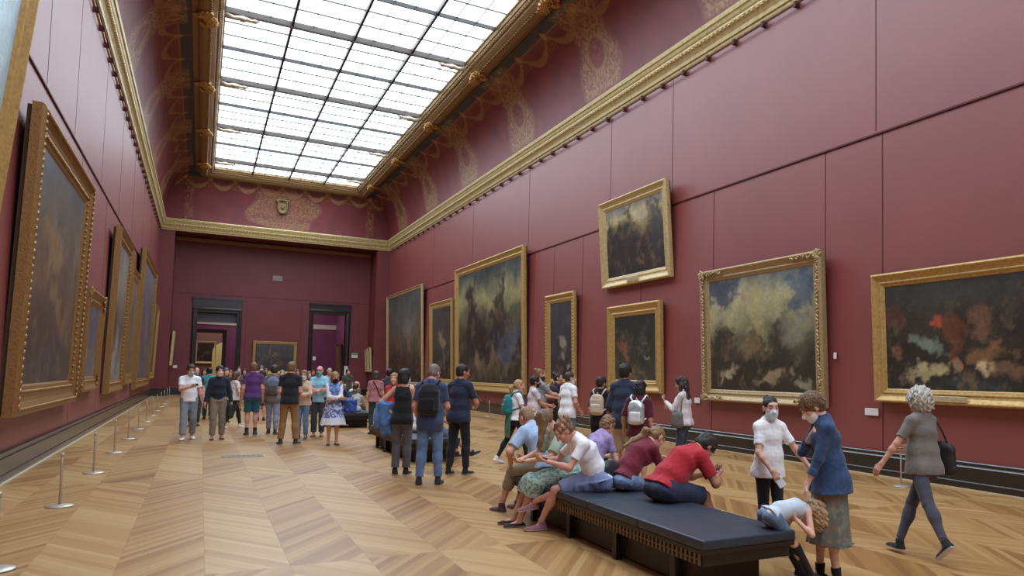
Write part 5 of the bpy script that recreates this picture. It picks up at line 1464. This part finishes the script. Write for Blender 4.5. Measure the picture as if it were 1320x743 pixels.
# ---- group in front of the right wall
a = at(664, 598)
r, k = dress_person(dict(label='person in white t-shirt and black leggings striding right with a teal backpack', at=a, hd=away(a, 74), h=1.59, fem=1, res=MID, seed=41,
  hair=('lowpony', (176, 140, 100)), skin=SKIN_L, head=(6, 10, 0), pz=.90, top=('tshirt', (242, 242, 248), dict(hem=.03, loose=.02, o=.014)), bottom=('leggings', (34, 33, 36)), shoes=((224, 222, 222), (226, 224, 222)),
  arm_r=dict(t=(.10, .30, 1.06), pole=(.6, -.8, -.4), curl=.7), arm_l=dict(t=(.10, .32, 1.08), pole=(.6, -.8, -.4), curl=.7), leg_l=dict(f=(.08, -.36), toe=-14, lift=.02), leg_r=dict(f=(.08, .20))))
b_ = backpack(k, (44, 130, 136), 'teal backpack on the back of the person in black leggings', (38, 116, 122), 1.0)
s = Sdf(); c = k.W-.16*k.F
s.ec(c-.05*k.U, c-.48*k.U-.02*k.F, k.R, (.13, .035), (.15, .04), cap=.03, k=.03); s.noise(.014, 26, 8, (1, 1, .3)); v, q = s.mesh(.012)
o = put(None, k, v, q, 'green_jacket', cloth((66, 112, 92)), None); tag(o, 'green jacket hanging down below the teal backpack', 'jacket')
a = at(686, 588)
r, k = dress_person(dict(label='person in a white top and black face mask behind the teal backpack wearer', at=a, hd=away(a, 80), h=1.62, fem=1, res=MID, seed=43, hair=('short', BLK), mask=(30, 30, 32), skin=SKIN_T, head=(0, 4, 0), top=('tshirt', (214, 206, 210), dict(hem=.08, loose=.03)), bottom=('trousers', (48, 46, 50)), shoes=(BLACK, BLACK), arm_r=dict(t=(.06, .34, 1.0), pole=(.6, -.8, -.4), curl=.7), arm_l=dict(t=(.1, .38, 1.08), pole=(.6, -.8, -.4))))
a = at(693, 582)
r, k = dress_person(dict(label='person in a grey blue t-shirt reaching one arm forward, below the slim painting', at=a, hd=away(a, 66), h=1.78, res=MID, seed=45, hair=('bun', (134, 96, 70)), beard=(58, 40, 32), skin=SKIN_P, head=(10, -4, 0), top=('tshirt', (140, 150, 164), dict(hem=.10, loose=.03)), bottom=('trousers', (54, 54, 60)), shoes=(BLACK, BLACK), arm_r=dict(t=(.16, .46, 1.16), pole=(.5, -.6, -1), curl=.6), arm_l=dict(t=(.1, .4, 1.12), pole=(.5, -.6, -1))))
a = at(731, 590)
r, k = dress_person(dict(label='person in plain white t-shirt and jeans facing right, pale mask', at=a, hd=away(a, 48), h=1.72, res=MID, seed=47, hair=('crop', (70, 56, 48)), mask=(216, 214, 212), skin=SKIN, head=(20, 2, 0), top=('tshirt', (242, 242, 248), dict(hem=.14, loose=.045, o=.02)), bottom=('jeans', JEAN, dict(pat='denim')), shoes=((90, 90, 96), (200, 200, 200)), arm_r=dict(t=(.22, .14, .92), pole=(.5, -1, 0))))
a = at(716, 576)
r, k = dress_person(dict(label='person carrying a black rucksack half hidden left of the plain white t-shirt', at=a, hd=away(a, 30), h=1.70, fem=1, res=MID, seed=49, hair=('bun', (52, 42, 40)), skin=SKIN, head=(60, 0, 0), top=('tshirt', (52, 50, 58), dict()), bottom=('trousers', (52, 56, 66)), shoes=(BLACK, BLACK)))
backpack(k, (44, 44, 50), 'black rucksack with a red edge left of the plain white t-shirt', (120, 40, 50), 1.05)
a = at(772, 602)
r, k = dress_person(dict(label='person in loose black clothes carrying a beige backpack', at=a, hd=away(a, 20), h=1.64, fem=1, res=MID, seed=51, hair=('short', (40, 34, 34)), skin=SKIN, head=(30, 4, 0), mask=(60, 58, 62), top=('tshirt', (34, 33, 38), dict(hem=.14, loose=.05, flare=.04, sleeve=.9)), bottom=('wide', (34, 34, 40), dict(o=.03)), shoes=((36, 34, 34), (60, 58, 58))))
backpack(k, (196, 178, 160), 'beige backpack on the back of the person in loose black clothes', (206, 188, 170), 1.02, low=.03)
a = at(803, 622)
r, k = dress_person(dict(label='tall person in navy shirt and beige shorts facing the wall', at=a, hd=away(a, 18), h=1.85, res=MID, seed=53, hair=('short', (42, 34, 32)), skin=SKIN_T, head=(14, 0, 0), top=('shirt', (50, 58, 78), dict(hem=.16, loose=.035, o=.02, sleeve=1.4, collar=1)), bottom=('shorts', (188, 176, 156), dict(len=1.0, o=.028)), shoes=((70, 66, 64), (200, 198, 196)), arm_l=dict(t=(.26, .04, .86), pole=(.4, -1, 0))))
a = at(822, 632)
r, k = dress_person(dict(label='standing person in maroon t-shirt carrying a silvery white backpack', at=a, hd=away(a, 14), h=1.60, fem=1, res=MID, seed=55, hair=('bob', (36, 34, 40)), skin=SKIN, head=(10, 12, 0), top=('tshirt', (92, 32, 48), dict(hem=.10, loose=.05, o=.02, sleeve=.85, so=.03)), bottom=('trousers', (150, 120, 104), dict(len=1.0)), shoes=((70, 66, 64), (200, 198, 196)), arm_l=dict(t=(.27, .12, .9), pole=(.4, -1, 0))))
backpack(k, (196, 204, 210), 'silvery white backpack on the standing person in maroon', (222, 226, 230), .98, metal=plain('silver_foil', (196, 206, 210), .35, .5, .2, 22))
a = at(880, 612)
r, k = dress_person(dict(label='person in white blouse standing by the wall, looking at a raised phone', at=a, hd=away(a, -72), h=1.67, fem=1, res=MID, seed=57, hair=('wavy', (62, 46, 44)), skin=SKIN, head=(-4, 16, 0), top=('blouse', (216, 208, 212), dict(hem=.07, loose=.04, o=.018, fold=.006)), bottom=('jeans', (54, 62, 80), dict(pat='denim')), shoes=((60, 58, 60), (190, 188, 186)),
  arm_l=dict(t=(.06, .32, 1.27), pole=(.5, -.6, -1), curl=.7, n=(-.2, -.7, .6)), arm_r=dict(t=(.12, .28, 1.15), pole=(.5, -.6, -1), curl=.6)))
phone(k, 'l', 'dark phone held up by the person in the white blouse', (44, 40, 46))
shoulder_bag(k, 'l', (112, 106, 104), 'grey shoulder bag at the hip of the person in the white blouse', (.10, .05, .13), (.05, .05, -.42), name='shoulder_bag')

# ---- groups at the left middle distance
a = at(428, 574)
r, k = dress_person(dict(label='person in a blue and white print dress with folded arms, black mask', at=a, hd=away(a, 172), h=1.62, fem=1, res=MID, seed=61, hair=('bob', (150, 118, 88)), mask=(36, 36, 40), skin=SKIN, head=(-8, 10, 0),
  top=('tshirt', (96, 122, 186), dict(hem=.02, loose=.012, sleeve=0, pat='print', rgb2=(150, 168, 210))), bottom=('dress', (88, 104, 168), dict(len=.46, flare=.13, pat='print', rgb2=(206, 212, 230), band=(218, 216, 226), bandz=.60)), shoes=((96, 70, 56), (110, 86, 70), 1),
  arm_r=dict(t=(-.10, .24, 1.10), pole=(1, -.2, -.5), curl=.4), arm_l=dict(t=(-.08, .27, 1.07), pole=(1, -.2, -.5), curl=.4)))
s = Sdf()
for n in 'rl':
    a1, e1, w1 = k.J['sh'+n], k.J['el'+n], k.J['wr'+n]; s.rc(a1, e1, .062, .056, k=.03); s.rc(e1, e1+(w1-e1)*.6, .056, .046, k=.02, flat=True)
s.noise(.004, 26, 4); v, q = s.mesh(.009); put(None, k, v, q, 'sleeves', cloth((222, 218, 226)), r)
shoulder_bag(k, 'l', (52, 76, 150), 'large blue cloth bag slung at the side of the print dress', (.18, .12, .17), (.24, -.02, -.46), slouch=.012, name='cloth_bag')
a = at(409, 563)
r, k = dress_person(dict(label='person in light blue shirt and green face mask with folded arms', at=a, hd=away(a, 188), h=1.76, res=MID, seed=63, hair=None, mask=(110, 178, 164), skin=SKIN_P, glasses=1, head=(6, 2, 0), top=('polo', (146, 200, 220), dict(hem=.10, loose=.03)), bottom=('trousers', (62, 62, 66)), shoes=((120, 84, 58), (96, 66, 46), 1), arm_r=dict(t=(-.06, .26, 1.13), pole=(1, -.2, -.5)), arm_l=dict(t=(-.02, .30, 1.10), pole=(1, -.2, -.5))))
a = at(371, 573)
r, k = dress_person(dict(label='person in black t-shirt and tan trousers standing with back turned', at=a, hd=away(a, 4), h=1.82, res=MID, seed=65, hair=('short', (120, 92, 68)), skin=SKIN_P, head=(24, 8, 0), top=('tshirt', (36, 37, 42), dict(hem=.10, loose=.035, o=.018)), bottom=('trousers', (150, 110, 72), dict(o=.014)), shoes=((52, 52, 56), (200, 198, 196)), arm_l=dict(t=(.15, .18, .98), pole=(.3, -1, 0)), arm_r=dict(t=(.15, .20, 1.0), pole=(.3, -1, 0)), leg_r=dict(f=(.15, 0), yaw=25), leg_l=dict(f=(.15, 0), yaw=20)))
a = at(389, 566)
r, k = dress_person(dict(label='person in beige top and blue jeans facing the black t-shirt', at=a, hd=away(a, 200), h=1.64, fem=1, res=MID, seed=67, hair=('bob', (126, 94, 70)), mask=(214, 216, 220), skin=SKIN_L, head=(-10, 4, 0), top=('blouse', (206, 178, 152), dict(hem=.10, loose=.03)), bottom=('jeans', (98, 122, 158), dict(pat='denim')), shoes=((70, 78, 96), (220, 218, 214)), arm_r=dict(t=(-.04, .25, 1.08), pole=(1, -.2, -.5)), arm_l=dict(t=(.0, .27, 1.1), pole=(1, -.2, -.5))))
shoulder_bag(k, 'r', (128, 92, 60), 'brown handbag hanging beside the person in the beige top', (.09, .04, .10), (.03, .12, -.52))
a = at(350, 560)
r, k = dress_person(dict(label='person in a grey top and pale jeans wearing a grey blue backpack', at=a, hd=away(a, 6), h=1.76, res=MID, seed=69, hair=('short', (66, 48, 42)), skin=SKIN, head=(15, 4, 0), top=('tshirt', (128, 118, 112), dict(hem=.14, loose=.03)), bottom=('jeans', (132, 140, 164), dict(pat='denim')), shoes=((64, 60, 60), (200, 198, 196)), leg_r=dict(f=(.09, -.12)), leg_l=dict(f=(.09, .14))))
backpack(k, (112, 122, 144), 'grey blue backpack on the person in pale jeans', (92, 86, 86), 1.1)
a = at(323, 561)
r, k = dress_person(dict(label='person in purple t-shirt and teal shorts standing with back turned', at=a, hd=away(a, -4), h=1.81, res=MID, seed=71, hair=('short', (120, 86, 62)), skin=SKIN_P, head=(-6, 4, 0), top=('tshirt', (92, 56, 112), dict(hem=.06, loose=.035, o=.018)), bottom=('shorts', (44, 92, 116), dict(len=.9, o=.02)), shoes=((60, 62, 66), (190, 190, 190)), socks=((40, 40, 44), .22)))
a = at(300, 552)
r, k = dress_person(dict(label='person in white t-shirt and black trousers walking across behind the navy sweater', at=a, hd=away(a, 60), h=1.60, fem=1, res=MID, seed=73, hair=('bob', (92, 70, 58)), skin=SKIN_L, head=(0, 6, 0), pz=.89, top=('tshirt', (214, 206, 208), dict(hem=.06, loose=.03)), bottom=('leggings', (40, 36, 38), dict(o=.012)), shoes=((220, 218, 218), (224, 222, 220)), leg_l=dict(f=(.08, .26)), leg_r=dict(f=(.08, -.34), toe=-22, lift=.04), arm_r=dict(t=(.16, .2, 1.05), pole=(.6, -1, 0))))
a = at(279, 567)
r, k = dress_person(dict(label='person in navy sweater and khaki trousers walking towards the viewer', at=a, hd=away(a, 176), h=1.71, res=MID, seed=75, hair=('short', BLK), mask=(216, 196, 190), skin=SKIN_P, head=(-6, 2, 0), pz=.935, top=('long', (38, 42, 58), dict(hem=.02, loose=.03)), bottom=('trousers', (132, 120, 104)), shoes=((86, 58, 46), (70, 48, 40), 1), leg_r=dict(f=(.10, .06)), leg_l=dict(f=(.10, -.06)), arm_r=dict(t=(.27, .06, .86), pole=(.4, -1, 0)), arm_l=dict(t=(.27, .02, .86), pole=(.4, -1, 0))))
shoulder_bag(k, 'l', (34, 50, 46), 'dark green carrier bag in the hand of the navy sweater wearer', (.13, .06, .17), (.10, .03, -.72), name='carrier_bag', anchor=k.J['wrl']-V3(0, 0, .06))
a = at(241, 567)
r, k = dress_person(dict(label='person in white polo and grey trousers walking closer with a phone', at=a, hd=away(a, 178), h=1.74, res=MID, seed=77, hair=('short', (66, 44, 38)), mask=(190, 180, 176), skin=SKIN_P, head=(-10, 16, 0), pz=.926, top=('polo', (242, 242, 248), dict(hem=.06, loose=.025)), bottom=('trousers', (134, 140, 150)), shoes=((222, 220, 220), (226, 224, 222)), leg_r=dict(f=(.10, .20)), leg_l=dict(f=(.10, -.16), toe=-10, lift=.03), arm_r=dict(t=(-.02, .30, 1.20), pole=(1, -.4, -.6), curl=.8, n=(-.2, -.5, .8)), arm_l=dict(t=(.27, .10, .84), pole=(.4, -1, 0))))
phone(k, 'r', 'dark phone in the hand of the person in the white polo', (40, 36, 40))

# ---- small figures behind
def far_person(px, h, y, label, hd, hair, top, bottom, **kw):
    """someone standing y metres down the hall, in line with picture column px"""
    p = spot(px, 520); t = y/p[1]; x = p[0]*t
    d = dict(label=label, at=(x, y), hd=hd, h=h, res=FAR, seed=int(px), hair=hair, top=top, bottom=bottom, shoes=((50, 46, 46), (80, 76, 74)), eyes=False); d.update(kw)
    return dress_person(d)
far_person(251, 1.66, 23.6, 'person in dark clothes right behind the white polo shirt', 175, ('fringe', GRY), ('tshirt', (66, 66, 74)), ('trousers', (56, 58, 60)), skin=SKIN_P, mask=(150, 150, 156))
far_person(268, 1.66, 26.5, 'person in a teal top standing behind the navy sweater, back turned', 0, ('short', BLK), ('tshirt', (74, 150, 152), dict(loose=.04)), ('trousers', (50, 52, 60)))
far_person(261, 1.60, 31, 'person in slate grey farther back between the white polo and navy sweater', 170, ('bob', DKB), ('tshirt', (58, 60, 70)), ('trousers', (60, 60, 66)), fem=1)
far_person(289, 1.66, 25.0, 'person in a brown sweater just behind the navy sweater', 160, ('short', GRY), ('long', (70, 62, 62)), ('trousers', (56, 50, 50)), skin=SKIN_L)
far_person(295, 1.58, 30.0, 'person in a yellow top behind the woman in black trousers', 180, ('bob', AUB), ('tshirt', (196, 178, 120)), ('trousers', (90, 84, 80)), fem=1)
far_person(306, 1.74, 36.0, 'person with a white mask standing far back left of the purple t-shirt', 180, ('short', BRN), ('tshirt', (120, 104, 104)), ('trousers', (70, 66, 66)), mask=(214, 214, 216))
far_person(313, 1.64, 32.0, 'person in a brown skirt standing far back just left of the purple t-shirt', 175, ('long', DKB), ('blouse', (128, 96, 84)), ('skirt', (110, 84, 76)), fem=1)
far_person(337, 1.62, 25.5, 'person in lilac grey between the purple t-shirt and the grey blue backpack', 5, ('long', BRN), ('tshirt', (140, 116, 140)), ('shorts', (44, 42, 58)), fem=1)
far_person(335, 1.78, 33.0, 'tall masked person far back right of the purple t-shirt', 180, ('short', GRY), ('tshirt', (90, 80, 84)), ('trousers', (60, 58, 62)), mask=(206, 206, 210))
far_person(341, 1.68, 38.0, 'person in mauve far back behind the grey blue backpack', 180, ('bob', AUB), ('tshirt', (128, 100, 112)), ('trousers', (66, 60, 62)), fem=1)
far_person(362, 1.62, 30.0, 'person with a pale mask just left of the black t-shirt', 180, ('short', (150, 144, 138)), ('tshirt', (150, 144, 150)), ('trousers', (84, 80, 84)), mask=(220, 218, 218))
far_person(382, 1.66, 34.0, 'person in brown grey far back above the beige top', 180, ('short', DKB), ('tshirt', (96, 84, 84)), ('trousers', (60, 56, 58)))
far_person(397, 1.60, 29.0, 'person in a mustard top standing far back left of the light blue shirt', 175, ('bob', AUB), ('tshirt', (184, 140, 82)), ('trousers', (70, 62, 60)), fem=1, mask=(210, 208, 208))
far_person(391, 1.62, 26.0, 'person in near black clothes close behind the beige top', 10, ('short', BLK), ('tshirt', (46, 44, 50)), ('trousers', (50, 50, 56)))
far_person(402, 1.66, 36.0, 'person in black standing at the right doorway', 180, ('short', BLK), ('long', (44, 42, 46)), ('trousers', (40, 40, 44)))
far_person(423, 1.72, 27.0, 'person in a pale grey top directly behind the print dress', 180, ('short', (176, 160, 140)), ('tshirt', (170, 160, 158)), ('trousers', (80, 76, 76)))
far_person(447, 1.72, 31.0, 'person in dark green far back beside the right doorway', 170, ('short', DKB), ('tshirt', (70, 74, 66)), ('trousers', (60, 60, 60)))
def bench_sitter(x, y, h, hd, label, hair, top, bottom, ar=None, **kw):
    R = math.radians(hd); f = V3(math.sin(R), math.cos(R), 0); r_ = V3(math.cos(R), -math.sin(R), 0); p = V3(x, y, 0)
    d = dict(label=label, at=(x, y), hd=hd, h=h, res=FAR, seed=int(y*10), pz=seatz(h), lean=8, bend=14, head=(0, 18, 0), seat=1, hair=hair, top=top, bottom=bottom, shoes=((60, 54, 52), (90, 84, 80)), eyes=False,
      leg_r=dict(w=tuple(p+.5*f+.10*r_+V3(0, 0, .08))), leg_l=dict(w=tuple(p+.5*f-.10*r_+V3(0, 0, .08))),
      arm_r=ar or dict(w=tuple(p+.34*f+.08*r_+V3(0, 0, .66)), pole=(.8, -.6, -.4)), arm_l=dict(w=tuple(p+.34*f-.08*r_+V3(0, 0, .66)), pole=(.8, -.6, -.4))); d.update(kw)
    return dress_person(d)
bench_sitter(3.80, 22.6, 1.70, -120, 'seated person in dark blue raising both arms on the third bench', ('bun', (134, 108, 84)), ('tshirt', (50, 58, 84)), ('jeans', (70, 84, 116), dict(pat='denim')), fem=1, pz=seatz(1.7),
  arm_r=dict(t=(.02, .12, 1.22), pole=(1, .4, .1)), arm_l=dict(t=(.04, .14, 1.20), pole=(1, .4, .1)))
bench_sitter(4.05, 22.15, 1.35, 30, 'small person in grey sitting on the near end of the third bench', ('short', (120, 96, 76)), ('long', (176, 168, 166)), ('shorts', (190, 190, 196)))
bench_sitter(4.12, 23.2, 1.55, 40, 'small person in a dark top on the third bench', ('short', DKB), ('tshirt', (70, 60, 56)), ('trousers', (70, 66, 70)))
bench_sitter(4.25, 24.1, 1.70, 60, 'person in white shirt seated on the third bench beyond the pink top', ('fringe', GRY), ('shirt', (216, 214, 222)), ('trousers', (80, 78, 84)), skin=SKIN_P)
bench_sitter(3.75, 30.6, 1.66, -100, 'person in dark clothes seated on the farthest bench, nearer one', ('short', BLK), ('tshirt', (48, 46, 52)), ('trousers', (44, 44, 50)))
bench_sitter(3.85, 31.8, 1.66, -90, 'person in brown seated on the farthest bench, farther one', ('bob', BRN), ('tshirt', (110, 90, 80)), ('trousers', (60, 56, 58)), fem=1)
# ---------------------------------------------------------------- camera, light, colour
cam = bpy.data.cameras.new('camera'); co = bpy.data.objects.new('camera', cam); COL.objects.link(co)
cam.sensor_fit = 'HORIZONTAL'; cam.sensor_width = 36; cam.lens = FPX/1320*36
cam.shift_x = -(CX-660)/1320; cam.shift_y = (CY-371.5)/1320
cam.clip_start = .05; cam.clip_end = 200
m = Matrix((tuple(CR), tuple(CU), tuple(-CF))).transposed().to_4x4(); m.translation = Vector(EYE); co.matrix_world = m
SC.camera = co
w = bpy.data.worlds.new('world'); SC.world = w; w.use_nodes = True
w.node_tree.nodes['Background'].inputs[0].default_value = (.6, .75, 1, 1); w.node_tree.nodes['Background'].inputs[1].default_value = .6
SC.view_settings.view_transform = 'Standard'; SC.view_settings.look = 'None'; SC.view_settings.gamma = 1
SC.view_settings.use_curve_mapping = False; SC.view_settings.exposure = EXPO
SC.cycles.use_denoising = True
SC.cycles.max_bounces = 8; SC.cycles.diffuse_bounces = 5; SC.cycles.glossy_bounces = 3
SC.cycles.sample_clamp_indirect = 8
bpy.context.view_layer.update()
